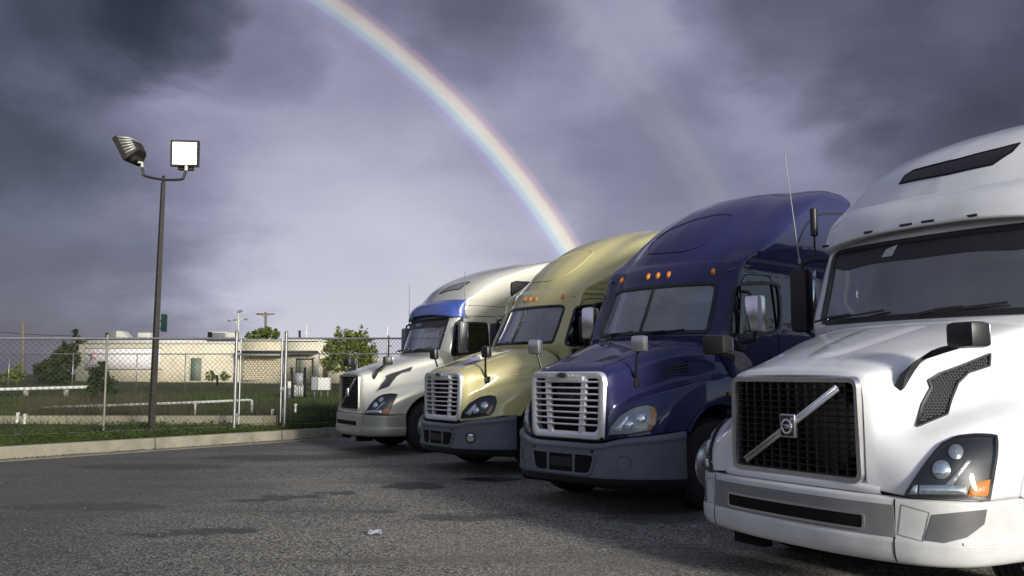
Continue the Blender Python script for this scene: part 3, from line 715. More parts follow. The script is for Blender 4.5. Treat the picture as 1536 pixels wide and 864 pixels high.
# ------------------------------------------------------------------ field things
M['palecon'] = mat('pale_concrete', (.27, .25, .175), .9, var=.2, vscale=1.5, bump=.3, bscale=30, dirt=.15)
lwall = empty('low_concrete_wall', (-9, 22.3, .25)); tag(lwall, 'low pale concrete wall in the grass behind the fence', 'wall')
x = -13.5
while x < -5.9:
    w_ = min(2.44, -5.85 - x); MB().box((x + w_ / 2 + 9, 0, .06), (w_ - .012, .22, .36), None, .012).build('wall_block', M['palecon'], lwall); x += w_
M['whitepipe'] = mat('white_plastic_pipe', (.66, .66, .62), .5, dirt=.15)
wp = empty('pipe_rail', at_depth(240, 606, 25.5)); tag(wp, 'thin white pipe rail bending down at its right end', 'pipe rail')
P0 = wp.location.copy()
MB().tube([at_depth(u, v, 25.5) - P0 for u, v in ((60, 611), (169, 608), (295, 603.5), (374, 600), (377.5, 601), (378, 606), (378, 619))], .036, 8).build('pipe', M['whitepipe'], wp)
for u, v in ((150, 609), (293, 604)): q = at_depth(u, v, 25.5) - P0; MB().tube([q, q - Vector((0, 0, .45))], .03, 8).box(q, (.10, .10, .10), None, .01).build('pipe_post', M['whitepipe'], wp)
bp_ = empty('white_pipeline', at_depth(60, 582, 40)); P0 = bp_.location.copy(); tag(bp_, 'thick white pipeline lying across the far left of the field', 'pipeline')
MB().tube([at_depth(u, v, 40) - P0 for u, v in ((-90, 586), (0, 584), (60, 582.5), (133, 580.5))], .07, 10).build('pipe', M['whitepipe'], bp_)
for u in (-20, 40, 100): q = at_depth(u, 583, 40) - P0; MB().box(q - Vector((0, 0, .2)), (.15, .3, .32)).build('support', M['palecon'], bp_)
for i, (u, v, lab) in enumerate(((26, 626, 'white capped pipe stub at the left end of the low wall'), (37, 628, 'shorter white pipe stub next to a taller one by the low wall'), (408, 620, 'white pipe stub standing just left of the gate hinge'), (425, 618, 'white pipe stub seen through the gate latch side'), (443, 612, 'small white pipe stub in the grass right of the gate'))):
    q = at_depth(u, v, 23.6 if i > 1 else 20.5)
    o = MB().tube([q - Vector((0, 0, .12)), q + Vector((0, 0, .06)), q + Vector((.02, 0, .09))], .030, 8).lathe([(.042, 0), (.042, .05), (.0001, .055)], 10, 'z', q + Vector((.01, 0, .06))).build('pipe_stub', M['whitepipe'])
    tag(o, lab, 'pipe', 'white pipe stubs')
# reeds and dry stalks in the hollow behind the wall
def region(n, u0, u1, y0, y1, seed_clumps=60, rad=.5):
    xa = RNG.uniform(0, 1, n); d = RNG.uniform(y0, y1, n); u = u0 + (u1 - u0) * xa
    x = (u - 768) / FPX * d + RNG.normal(0, .1, n); return np.stack([x, d, lawn_z(x, d)], 1)
o = blades('dry_weeds', np.concatenate([region(3500, 36, 300, 22.8, 28), region(2200, 60, 160, 23, 31), region(1500, 180, 260, 23, 33), region(900, 380, 440, 23, 27)]), .2, .66, .007, gm3, .7); tag(o, 'brown dry reeds growing behind the low concrete wall', 'reeds', kind='stuff')
o = blades('rank_weeds', np.concatenate([region(3000, 60, 290, 23, 28), region(1500, 380, 520, 23.5, 30)]), .12, .45, .010, gm2, .8); tag(o, 'dark green rank weeds among the dry reeds', 'weeds', kind='stuff')
def leaf_mat(name, a, b): return grass_mat(name, a, b, 2.5)
LM = [leaf_mat('leaf_dark', (.014, .026, .008), (.036, .058, .016)), leaf_mat('leaf_mid', (.045, .075, .016), (.11, .15, .035)), leaf_mat('leaf_olive', (.055, .075, .012), (.17, .20, .045))]
M['bark'] = mat('bark', (.09, .065, .045), .9, var=.3, bump=.5)
def tree(name, base, blobs, leaf, n, lm, label, cat, group=None, trunk=.09, limbs=True):
    """blobs: (dx,dy,dz,rx,ry,rz) clumps of leaves, each reached by a limb"""
    t = empty(name, base); tag(t, label, cat, group)
    vol = np.array([b[3] * b[4] * b[5] for b in blobs]); vol = vol / vol.sum(); P = []
    for b, f in zip(blobs, vol):
        k = int(n * f); d = RNG.normal(0, 1, (k, 3)); d /= np.linalg.norm(d, axis=1)[:, None]; r = RNG.uniform(.25, 1, k)[:, None]**.45
        # ragged: small twig clumps
        nc = max(6, k // 34); cc = RNG.normal(0, 1, (nc, 3)); cc /= np.linalg.norm(cc, axis=1)[:, None]; cc *= RNG.uniform(.30, 1.22, (nc, 1)); 
        q = cc[RNG.integers(0, nc, k)] + RNG.normal(0, .13, (k, 3))
        q = np.where(RNG.uniform(0, 1, (k, 1)) < .78, q, d * r); P.append(q * np.array(b[3:6]) + np.array(b[:3]))
    leaves('crown', np.concatenate(P), leaf, lm, t, .8)
    top = max(b[2] for b in blobs); mb = MB(); mid = Vector((random.uniform(-.1, .1), 0, top * .45))
    mb.tube([(0, 0, -.2), (mid.x * .4, 0, top * .22), mid], [trunk, trunk * .8, trunk * .6], 8)
    for b in blobs: mb.tube([mid * .8, Vector((b[0] * .5, b[1] * .5, (mid.z + b[2]) / 2)), Vector(b[:3]), Vector(b[:3]) + Vector((random.uniform(-.3, .3) * b[3], 0, b[5] * .9))], [trunk * .5, trunk * .35, trunk * .22, .006], 6)
    mb.build('trunk', M['bark'], t); return t
def blobset(d, ctr, lst):
    """lst of (u, v, r px) at depth d relative to base ctr"""
    out = []
    for (u, v, r, e) in lst:
        p = at_depth(u, v, d) - ctr; k = r * d / FPX; out.append((p.x, random.uniform(-.4, .4) * k, p.z, k, k, k * e))
    return out
b0 = at_depth(522, 577, 62); tree('broad_tree', b0, blobset(62, b0, [(505, 528, 22, .9), (530, 512, 20, .9), (548, 520, 17, 1), (518, 508, 14, 1.1), (540, 545, 22, .8), (500, 545, 20, .8), (555, 540, 15, .9), (508, 498, 7, 1.3), (545, 500, 8, 1.2)]), .13, 5600, LM[2], 'bushy olive green tree standing right of the beige building', 'tree')
b0 = at_depth(95, 577, 60); tree('ivy_tree', b0, blobset(60, b0, [(92, 545, 18, 1.0), (78, 556, 20, .8), (100, 530, 14, 1.0), (90, 565, 20, .6), (104, 525, 10, 1.2), (112, 504, 6, 1.2), (70, 562, 12, .7), (120, 512, 7, .6), (98, 535, 10, .9), (116, 540, 6, 2.2), (112, 497, 5, .7)]), .14, 6500, LM[0], 'dark ivy covered tree leaning over the left end of the building', 'tree')
b0 = at_depth(398, 520, 84); tree('broad_tree', b0, blobset(84, b0, [(378, 503, 9, .8), (395, 500, 11, .8), (410, 503, 9, .8), (402, 496, 6, 1)]), .16, 1800, LM[1], 'grey green treetop showing above the flat roof', 'tree')
b0 = on_lawn(152, 615); tree('leafy_shrub', b0, blobset(b0.y, b0, [(150, 565, 13, 1.2), (140, 580, 12, 1), (160, 580, 10, 1.2), (152, 550, 7, 1.2), (168, 572, 7, 1.1), (145, 600, 10, 1)]), .06, 2200, LM[0], 'tall leafy green shrub growing against the near fence', 'shrub', None, .02)
b0 = at_depth(25, 575, 58); tree('round_bush', b0, blobset(58, b0, [(22, 560, 11, .8), (33, 562, 8, .8), (12, 563, 9, .7)]), .12, 900, LM[2], 'round yellow green bush at the far left', 'bush', None, .04)
for u, lab in ((317, 'small shrub left of the bollard in front of the green door wall'), (337, 'small shrub right of the bollard in front of the beige wall')):
    b0 = at_depth(u, 573, 66); tree('small_shrub', b0, blobset(66, b0, [(u, 563, 6, 1.1), (u - 4, 567, 5, .9), (u + 4, 566, 5, .9)]), .10, 360, LM[1], lab, 'shrub', 'shrubs by the building', .03)

# ------------------------------------------------------------------ building
BD = 70.0
def bq(u, v, d=BD): return at_depth(u, v, d)
bl = empty('flat_roofed_building', bq(300, 573)); B0 = bl.location.copy(); tag(bl, 'long low beige building with flat roof, banner and green door', 'building')
M['beige'] = mat('cream_render', (.64, .59, .45), .9, var=.10, vscale=.5, dirt=.22)
M['beigeblock'] = mat('stained_block_wall', (.60, .54, .40), .9, var=.14, vscale=.8, dirt=.30)
M['roofdark'] = mat('dark_roofing', (.035, .035, .038), .8); M['fascia'] = mat('white_fascia', (.55, .55, .52), .7, dirt=.3); M['doorgreen'] = mat('grey_green_door', (.16, .20, .15), .7, var=.1)
def bbox(name, u0, v0, u1, v1, dep, fr, m, parent=bl, bev=.0, d=None):
    a, b = bq(u0, v1), bq(u1, v0); c = Vector(((a.x + b.x) / 2, BD + fr + dep / 2, (a.z + b.z) / 2)) - B0
    return MB().box(c, (b.x - a.x, dep, b.z - a.z), None, bev).build(name, m, parent)
bbox('wall', 112, 516, 358, 581, 14, 0, M['beige']); bbox('wall', 358.2, 511.5, 423, 581, 14, .25, M['beigeblock']); bbox('wall', 423.2, 513, 480, 581, 12, 0, M['beige'])
bbox('wall', 480.2, 536, 560, 581, 10, 1.0, M['beigeblock'])
bbox('roof_edge', 111, 512.5, 358, 515.8, 14.2, -.12, M['fascia']); bbox('roof_edge', 118, 509.8, 300, 512, 12, .6, M['fascia']); bbox('roof', 116, 507.5, 356, 512.3, 10, 1.5, M['roofdark'])
bbox('roof_edge', 358, 509, 481, 511.3, 14, .1, M['fascia']); bbox('roof', 430, 506, 478, 509, 8, 3, M['roofdark'])
cp = bbox('canopy', 362, 526.5, 478, 530, 1.2, -1.2, M['roofdark']); bbox('canopy_trim', 364, 530.2, 424, 533.5, .9, -1.0, M['fascia'])
# blockwork: recessed joints, each block its own piece
bw_ = (bq(421, 570).x - bq(363, 570).x); nb = 14; nr_ = 11; x0, z0 = bq(363, 570).x - B0.x, bq(363, 570).z - B0.z; bh = (bq(363, 535).z - bq(363, 570).z) / nr_
me_ = None
for r_ in range(nr_):
    for c_ in range(nb + (r_ % 2)):
        xx = x0 + (c_ + .5 - (.5 if r_ % 2 else 0)) * bw_ / nb; half = (r_ % 2) and c_ in (0, nb)
        if half: continue
        if me_ is None: o = MB().box((0, 0, 0), (bw_ / nb - .018, .05, bh - .018)).build('block', M['beigeblock'], bl); me_ = o.data
        else: o = bpy.data.objects.new('block', me_); C.objects.link(o); o.parent = bl
        o.location = (xx, BD + .25 - .010 - B0.y, z0 + (r_ + .5) * bh)
dr = bbox('door', 285.5, 537, 302, 571, .08, -.05, M['doorgreen']); bbox('door_frame', 284.2, 535.8, 285.2, 571, .12, -.08, M['fascia'], dr); bbox('door_frame', 302.3, 535.8, 303.3, 571, .12, -.08, M['fascia'], dr); bbox('door_knob', 300, 555, 301, 556, .10, -.12, M['metal'], dr)
ent = bbox('entrance_recess', 443, 537.5, 470, 577, .3, -.02, M['roofdark']); bbox('entrance_wall', 450, 540, 469, 577, .1, -.06, M['beige'], ent); bbox('entrance_door', 444, 540, 449.5, 577, .1, -.08, M['doorgreen'], ent)
bbox('pilaster', 470.5, 535, 477, 578, .4, -.35, M['beige']); bbox('window', 481.5, 552, 488, 568, .1, .93, M['roofdark']); bbox('footing', 300, 573, 440, 580, .5, -.5, M['palecon'])
# banner: sun-bleached print with a faded red star
def banner_mat():
    m, n, l, b = node_mat('faded_banner_print'); t = n.new('ShaderNodeTexCoord')
    mp = n.new('ShaderNodeMapping'); mp.inputs['Scale'].default_value = (5, 1, 14); l.new(t.outputs['Object'], mp.inputs[0])
    k = n.new('ShaderNodeTexNoise'); k.inputs['Scale'].default_value = 1.2; k.inputs['Detail'].default_value = 4; l.new(mp.outputs[0], k.inputs['Vector'])
    r = n.new('ShaderNodeValToRGB'); r.color_ramp.elements[0].position = .58; r.color_ramp.elements[0].color = (.74, .72, .72, 1); r.color_ramp.elements[1].position = .64; r.color_ramp.elements[1].color = (.36, .33, .34, 1)
    l.new(k.outputs[0], r.inputs[0]); l.new(r.outputs[0], b.inputs['Base Color']); b.inputs['Roughness'].default_value = .8; return m
bn = empty('banner', bq(185, 540)); bn.location.y = BD - .1; Bn0 = bn.location.copy(); tag(bn, 'wide faded white banner with red star hung on the building', 'banner')
a, b = bq(128, 553.5), bq(242, 523); MB().box(((a.x + b.x) / 2 - Bn0.x, 0, (a.z + b.z) / 2 - Bn0.z), (b.x - a.x, .04, b.z - a.z)).build('sheet', banner_mat(), bn)
sc_ = bq(141, 534) - Bn0; st = []
for k in range(10): rr = (.50, .20)[k % 2]; st.append((sc_.x + rr * math.sin(k * R(36)), -.03, sc_.z + rr * math.cos(k * R(36))))
MB().prism(st, (0, .01, 0)).build('star', mat('faded_red_print', (.50, .30, .31), .8), bn)
bt = MB()
for u0, u1, v in ((127, 243, 522.5), (127, 243, 554)): bt.tube([bq(u0, v) - Bn0, bq(u1, v) - Bn0], .04, 6)
bt.build('batten', M['bark'], bn)
# rooftop plant
M['acpale'] = mat('pale_sheet_metal', (.50, .50, .45), .6, .1, dirt=.2); M['acgrey'] = mat('grey_sheet_metal', (.14, .145, .15), .6, .2)
def rbx(par, P, name, u0, v0, u1, v1, dep, m, dy=0, bev=.02):
    a, b = bq(u0, v1, BD + 4), bq(u1, v0, BD + 4); return MB().box(Vector(((a.x + b.x) / 2, BD + 4 + dep / 2 + dy, (a.z + b.z) / 2)) - P, (b.x - a.x, dep, b.z - a.z), None, bev).build(name, m, par)
def acunit(lab, base, fn):
    e = empty('rooftop_air_unit', bq(*base, BD + 4)); tag(e, lab, 'air conditioner', 'rooftop air conditioning units'); fn(e, e.location.copy())
def ac1(e, P):
    rbx(e, P, 'housing', 162, 497, 174, 509, 1.2, M['acgrey']); rbx(e, P, 'fan_cowl', 157.5, 499, 161.5, 508, .8, M['matt'])
    q = [bq(174.3, 509, BD + 4) - P, bq(174.3, 496.7, BD + 4) - P, bq(183, 496.7, BD + 4) - P, bq(193.5, 508, BD + 4) - P]; MB().prism(q, (0, 1.1, 0)).build('slanted_duct', M['acpale'], e, False)
    rbx(e, P, 'plinth', 162, 509.2, 196, 514, 1.0, M['matt'])
def ac2(e, P): rbx(e, P, 'housing', 206.5, 499, 225.5, 508, 1.2, M['acpale']); rbx(e, P, 'end_duct', 225.8, 504, 229, 508, .6, M['acpale']); rbx(e, P, 'plinth', 206, 508.2, 228, 514, 1.0, M['matt'])
def ac3(e, P):
    rbx(e, P, 'housing', 317, 497.5, 338, 509, 1.2, M['acpale'], .15); rbx(e, P, 'front_grid', 318.5, 499, 336.5, 507, .2, M['acgrey'], -.05); rbx(e, P, 'fan_cowl', 311, 498, 315.5, 508, .8, M['matt'])
    rbx(e, P, 'side_duct', 338.5, 499, 354, 507, .9, M['acpale']); rbx(e, P, 'plinth', 310, 509, 356, 514.5, 1.0, M['matt'])
acunit('dark rooftop air unit with pale slanted duct', (175, 512), ac1); acunit('plain pale box air unit left of the lamp post', (215, 512), ac2); acunit('wide rooftop air unit with round cowl right of the lamp post', (330, 512), ac3)
q0 = bq(449.5, 511, 72); o = MB().tube([q0, bq(449.5, 496, 72)], .09, 10).lathe([(.13, 0), (.13, .05), (.0001, .07)], 10, 'z', bq(449.5, 497, 72)).build('roof_stack', M['matt']); tag(o, 'short black vent stack on the roof', 'vent pipe')
o = MB().tube([bq(460, 511, 73), bq(460, 500, 73), bq(460, 485, 73)], [.03, .03, .015], 6).tube([bq(457.5, 499, 73), bq(462.5, 499, 73)], .02, 5).tube([bq(458.5, 496, 73), bq(461.5, 496, 73)], .02, 5).build('roof_aerial', M['whitepipe']); tag(o, 'thin pale aerial mast beside the black vent stack', 'aerial')
# poles against the sky
M['poplar'] = mat('weathered_pole_wood', (.15, .12, .085), .9, var=.2)
def upole(name, lab, cat, u, v0, v1, d, r, fn, m='poplar', group=None):
    e = empty(name, at_depth(u, v0, d)); tag(e, lab, cat, group); P = e.location.copy(); MB().tube([(0, 0, 0), at_depth(u, v1, d) - P], [r, r * .7], 8).build('pole', M[m], e); fn(e, P, d)
def cross(e, P, d):
    MB().box(at_depth(398, 471, d) - P, (27 * d / FPX, .14, .16)).build('cross_arm', M['poplar'], e)
    for u in (385, 391, 405, 410.5): MB().tube([at_depth(u, 470.5, d) - P, at_depth(u, 467.5, d) - P], .07, 6).build('insulator', M['acpale'], e)
    MB().tube([at_depth(392, 471.5, d) - P, at_depth(398, 477, d) - P, at_depth(404, 471.5, d) - P], .04, 5).build('brace', M['poplar'], e)
upole('utility_pole', 'wooden utility pole with wide crossarm above the roof', 'utility pole', 398.5, 515, 468, 95, .17, cross)
def lamps(e, P, d):
    MB().tube([at_depth(357.5, 486, d) - P, at_depth(350, 480, d) - P, at_depth(345, 480.5, d) - P], .06, 6).tube([at_depth(357.5, 482, d) - P, at_depth(364, 478.5, d) - P, at_depth(368, 479, d) - P], .06, 6).build('lamp_arm', M['acpale'], e)
    for u, v in ((344, 481), (368.5, 479), (358.5, 468), (352, 480), (361, 466)): MB().box(at_depth(u, v, d) - P, (.30, .22, .14), None, .04).build('lamp_head', M['acgrey'], e)
upole('street_light', 'pale multi-armed street light above the roof left of the gate', 'street light', 357.5, 515, 468, 80, .10, lamps, 'acpale')
def sl(e, P, d): MB().tube([at_depth(34, 484, d) - P, at_depth(40, 483, d) - P], .05, 6).box(at_depth(40, 483.5, d) - P, (.45, .2, .12), None, .03).build('lamp_head', M['acgrey'], e)
upole('utility_pole', 'lone thin pole with small lamp at the far left', 'utility pole', 34, 575, 482, 75, .16, sl)
def none(e, P, d): MB().tube([at_depth(581, 519, d) - P, at_depth(588, 519, d) - P], .05, 6).build('lamp_arm', M['acgrey'], e)
upole('street_light', 'slim white pole between the tree and the silver truck', 'street light', 581, 560, 490, 60, .06, none, 'whitepipe')
o = MB().tube([at_depth(-60, 493, 75)] + [at_depth(u, v, 75) for u, v in ((0, 498), (34, 501), (80, 503), (118, 504))], .022, 5).build('power_line', M['matt']); tag(o, 'thin dark power line crossing the sky at far left', 'cable')
# meter boxes by the gate
D4 = 40.0
def fq(u, v): return at_depth(u, v, D4)
tb = empty('transformer_cabinet', fq(448, 596)); P = tb.location.copy(); tag(tb, 'grey cabinet with paint drips between two black posts', 'cabinet')
a, b = fq(441, 595), fq(455, 559); MB().box(((a.x + b.x) / 2 - P.x, .25, (a.z + b.z) / 2 - P.z), (b.x - a.x, .5, b.z - a.z), None, .02).build('cabinet_body', M['acgrey'], tb)
a, b = fq(441.5, 577), fq(454.5, 560); MB().box(((a.x + b.x) / 2 - P.x, -.01, (a.z + b.z) / 2 - P.z), (b.x - a.x, .03, b.z - a.z)).build('door_panel', mat('mid_grey_panel', (.26, .27, .29), .5), tb)
for u in (442.5, 445.5, 449, 452, 454): MB().box(((fq(u, 585).x - P.x), -.01, (fq(u, 586).z - P.z)), (.05, .02, random.uniform(.38, .55))).build('paint_drip', M['fascia'], tb)
for u in (437.5, 457.5): MB().tube([fq(u, 598) - P, fq(u, 551) - P], .055, 8).build('guard_post', M['matt'], tb)
mb_ = empty('meter_box', fq(480, 595)); P = mb_.location.copy(); tag(mb_, 'white electrical box on a stand right of the gate', 'electrical box')
a, b = fq(476.5, 585), fq(494, 566.5); MB().box(((a.x + b.x) / 2 - P.x, .2, (a.z + b.z) / 2 - P.z), (b.x - a.x, .4, b.z - a.z), None, .01).build('box', M['whitepipe'], mb_)
a, b = fq(466.5, 585), fq(476.2, 565.5); MB().box(((a.x + b.x) / 2 - P.x, .25, (a.z + b.z) / 2 - P.z), (b.x - a.x, .4, b.z - a.z), None, .01).build('side_box', mat('mid_grey_panel', (.26, .27, .29), .5), mb_)
for u in (470, 480, 490): MB().tube([fq(u, 585) - P + Vector((0, .2, 0)), fq(u, 597) - P + Vector((0, .2, 0))], .03, 6).build('leg', M['acgrey'], mb_)
sv = empty('valve_post', fq(434, 594)); P = sv.location.copy(); tag(sv, 'small white meter with red top beside the grey cabinet', 'meter')
MB().tube([(0, 0, -.1), (0, 0, .35)], .10, 8).build('stand', M['acgrey'], sv); MB().box(fq(434.5, 577) - P, (.14, .12, .30), None, .01).build('dial_box', M['whitepipe'], sv); MB().box(fq(436, 566.5) - P, (.11, .1, .11), None, .01).build('cap', mat('rust_red_paint', (.25, .04, .02), .6), sv)
bo = empty('bollard', at_depth(326, 574, 62)); P = bo.location.copy(); tag(bo, 'dark post with white cap in front of the beige wall', 'bollard')
MB().tube([(0, 0, -.2), at_depth(326, 563, 62) - P], .08, 8).build('shaft', M['matt'], bo); MB().box(at_depth(325.5, 559, 62) - P, (.26, .2, .32), None, .04).build('cap', M['whitepipe'], bo)
h0 = on_lawn(466, 629); o = MB()
for k in range(3): o.tube(catmull([on_lawn(433 + k * 4, 626 + k * 1.5) + Vector((0, 0, .05)), on_lawn(455, 627 + k) + Vector((0, 0, .07 + .02 * k)), on_lawn(480, 624.5 + k * 1.5) + Vector((0, 0, .05)), on_lawn(520, 625 + k) + Vector((0, 0, .06))], 6), .035, 8)
o = o.build('black_hoses', M['black']); tag(o, 'black rubber hoses lying on the grass right of the gate', 'hose')
# litter and pebbles on the asphalt
q = ground_pt(563, 802); pts = []
V = []; F = []
for i in range(6):
    for j in range(5): V.append((q.x + (i - 2.5) * .028 + random.uniform(-.008, .008), q.y + (j - 2) * .03 + random.uniform(-.01, .01), .008 + abs(random.gauss(0, .016)) + .022 * math.exp(-((i - 2.5)**2 + (j - 2)**2) / 3)))
for i in range(5):
    for j in range(4): F.append((i * 5 + j, i * 5 + 5 + j, i * 5 + 6 + j, i * 5 + 1 + j))
o = add('plastic_scrap', V, F, mat('crumpled_plastic', (.28, .30, .34), .35), None, False); tag(o, 'crumpled pale plastic scrap lying on the open asphalt', 'litter')
md = o.modifiers.new('t', 'SOLIDIFY'); md.thickness = .002
q = ground_pt(1041, 791); o = MB().lathe([(.0001, .010), (.03, .009), (.036, .002)], 10, 'z').build('flat_scrap', mat('pale_card', (.45, .42, .36), .8)); o.location = (q.x, q.y, .002); o.scale = (1, .8, 1); tag(o, 'small flat pale scrap on the asphalt near the white truck', 'litter')
PV, PF = [], []; mb = MB()
for k in range(90):
    u, v = random.uniform(0, 1300), random.uniform(690, 862); q = ground_pt(u, v); s = random.uniform(.004, .011)
    mb.box((q.x, q.y, s * .5), (s * 1.5, s * 1.2, s), Matrix.Rotation(random.uniform(0, 3), 3, 'Z'))
o = mb.build('loose_gravel', mat('pale_gravel', (.17, .165, .145), .9, var=.3, vscale=20), None, False); tag(o, 'scattered loose gravel chips on the asphalt', 'gravel', kind='stuff')

# tree belt out of view, added so paint and glass mirror something dark
TV, TF, LV = [], [], []
az_ = np.arange(32, 322, 1.5)
for i, a in enumerate(az_):
    r = 85 + 12 * math.sin(a * .11) + RNG.uniform(-4, 4); hgt = 12.5 + 2.5 * math.sin(a * .37) + RNG.uniform(-1.5, 1.5); x, y = r * math.sin(R(a)), r * math.cos(R(a))
    TV += [(x, y, -.2), (x * .99, y * .99, hgt * .8)]
    if i: TF.append((2 * i - 2, 2 * i, 2 * i + 1, 2 * i - 1))
    k = 170; d = np.stack([np.clip(RNG.normal(0, 1.6, k), -2.6, 2.6), np.clip(RNG.normal(0, 1.6, k), -2.6, 2.6), hgt * (.08 + .90 * RNG.uniform(0, 1, k)**.75)], 1); d[:, :2] *= (1.15 - d[:, 2:] / hgt * .75); LV.append(d + np.array([x * .97, y * .97, 0]))
wd = empty('reflection_trees', (0, 0, 0)); tag(wd, 'unseen belt of trees added round the lot to darken reflections', 'woodland', kind='stuff')
add('reflection_tree_mass', TV, TF, LM[0], wd, True, False); leaves('reflection_leaf_clumps', np.concatenate(LV), .42, LM[0], wd, .8)
# ------------------------------------------------------------------ trucks
def text_obj(name, body, size, m, parent, origin, xdir, ydir, depth=.004, align='CENTER', stretch=1.0):
    cu = bpy.data.curves.new(name, 'FONT'); cu.body = body; cu.size = size; cu.extrude = depth; cu.align_x = align; cu.align_y = 'CENTER'; cu.resolution_u = 2
    t = bpy.data.objects.new(name, cu); C.objects.link(t)
    dg = bpy.context.evaluated_depsgraph_get(); me = bpy.data.meshes.new_from_object(t.evaluated_get(dg)); bpy.data.objects.remove(t)
    x, y = Vector(xdir).normalized(), Vector(ydir).normalized(); z = x.cross(y)
    for v in me.vertices: v.co = Vector(origin) + x * (v.co.x * stretch) + y * v.co.y + z * v.co.z
    me.materials.clear(); me.materials.append(m); o = bpy.data.objects.new(name, me); C.objects.link(o); o.parent = parent
    return o
def ring(z, xf, xc, yc, xs, ys, xr, zr=None):
    pts = []
    for k in (0, .35, .7, 1): pts.append((xf - (xf - xc) * k**2.2, yc * k, z))
    pts.append((xc - (xc - xs) * .30, yc + (ys - yc) * .62, z)); pts.append((xs, ys, z))
    for k in (.25, .5, .75): pts.append((xs + (xr + .12 - xs) * k, ys, z))
    pts += [(xr + .12, ys, z), (xr, ys - .12, z), (xr, 0, z)]
    return pts
def loft(st, nk=6, ns=6): 
    A = np.array(st, float)
    A = np.array([pchip(r, nk) for r in A]); return pchip(A, ns)
def circle3(c, r, n=40, a0=0, a1=360):
    return [np.array((c[0] + r * math.cos(R(a)), c[1], c[2] + r * math.sin(R(a)))) for a in np.linspace(a0, a1, n, endpoint=(a1 - a0) < 360)]

_wheel = {}
def wheel(parent, loc, side, steer=True, yaw=0.0):
    """tyre with grooved tread > and steel rim with hub and lug nuts"""
    key = 'steer' if steer else 'drive'
    if key not in _wheel:
        Rr = .51; w = .28 if steer else .56
        pr = [(.29, -w / 2 + .02), (.31, -w / 2), (.40, -w / 2 - .012), (.465, -w / 2 + .005), (.495, -w / 2 + .03)]
        for g in (-.30, -.1, .1, .30):
            y = g * w; pr += [(Rr, y - .035 * w / .28), (Rr, y - .008), (Rr - .014, y - .006), (Rr - .014, y + .006), (Rr, y + .008)]
        pr += [(.495, w / 2 - .03), (.465, w / 2 - .005), (.40, w / 2 + .012), (.31, w / 2), (.29, w / 2 - .02)]
        ty = MB().lathe(pr, 56)
        for a in range(0, 360, 6):      # side lugs of the tread
            ca, sa = math.cos(R(a)), math.sin(R(a))
            ty.box((.497 * ca, w / 2 - .012, .497 * sa), (.018, .03, .022), Matrix.Rotation(-R(a), 3, 'Y'))
        ro = [(.285, w / 2 - .02), (.30, w / 2), (.285, w / 2 + .004), (.27, w / 2 - .02), (.255, w / 2 - .05)]
        if steer: ro += [(.235, w / 2 - .035), (.16, w / 2 + .02), (.135, w / 2 + .03), (.115, w / 2 + .03), (.11, w / 2 + .085), (.06, w / 2 + .10), (0.001, w / 2 + .10)]
        else: ro += [(.24, w / 2 - .14), (.15, w / 2 - .15), (.12, w / 2 - .14), (.11, w / 2 + .04), (.0001, w / 2 + .05)]
        ri = MB().lathe(ro, 40)
        for k in range(10):
            a = k * R(36); ri.lathe([(.018, 0), (.018, .03), (.006, .045), (.0001, .045)], 6, 'y', (.142 * math.cos(a), w / 2 + (.026 if steer else -.145), .142 * math.sin(a)))
        _wheel[key] = (ty, ri)
    ty, ri = _wheel[key]
    w = empty('wheel', loc, (math.pi if side < 0 else 0) + yaw); w.parent = parent
    if key + 'me' not in _wheel:
        a = ty.build('tyre', M['rubber'], w); b = ri.build('rim', M['dullchrome'], w); _wheel[key + 'me'] = (a.data, b.data)
    else:
        for nm, me in zip(('tyre', 'rim'), _wheel[key + 'me']):
            o = bpy.data.objects.new(nm, me); C.objects.link(o); o.parent = w
    return w
def chassis(t, ax, xr, yaw=0.0):
    fr = MB()
    for s in (-1, 1): fr.box((-4.0, s * .43, .78), (6.6, .09, .28))
    fr.box((ax, 0, .48), (.14, 1.75, .14), None, .03).box((ax + .05, 0, .42), (.10, 1.6, .05)).box((ax - .15, 0, .8), (.5, 1.1, .5), None, .05)
    for s in (-1, 1): fr.box((ax, s * .55, .62), (1.1, .09, .06), None, .01)
    fr.build('frame', M['matt'], t)
    # dark tray under the cab so that no light leaks through
    MB().box((-3.2, 0, 1.0), (3.5, 2.0, .10)).box((-.95, 0, .98), (1.5, 1.15, .5), None, .08).build('engine_and_floor', M['matt'], t)
    for s in (-1, 1):
        MB().box((-3.6, s * 1.02, .62), (2.9, .24, .50), None, .05).build('side_skirt', M['matt'], t)
        wheel(t, (ax, s * 1.03, .51), s, True, yaw)
        wheel(t, (-6.2, s * .92, .51), s, False); wheel(t, (-7.5, s * .92, .51), s, False)
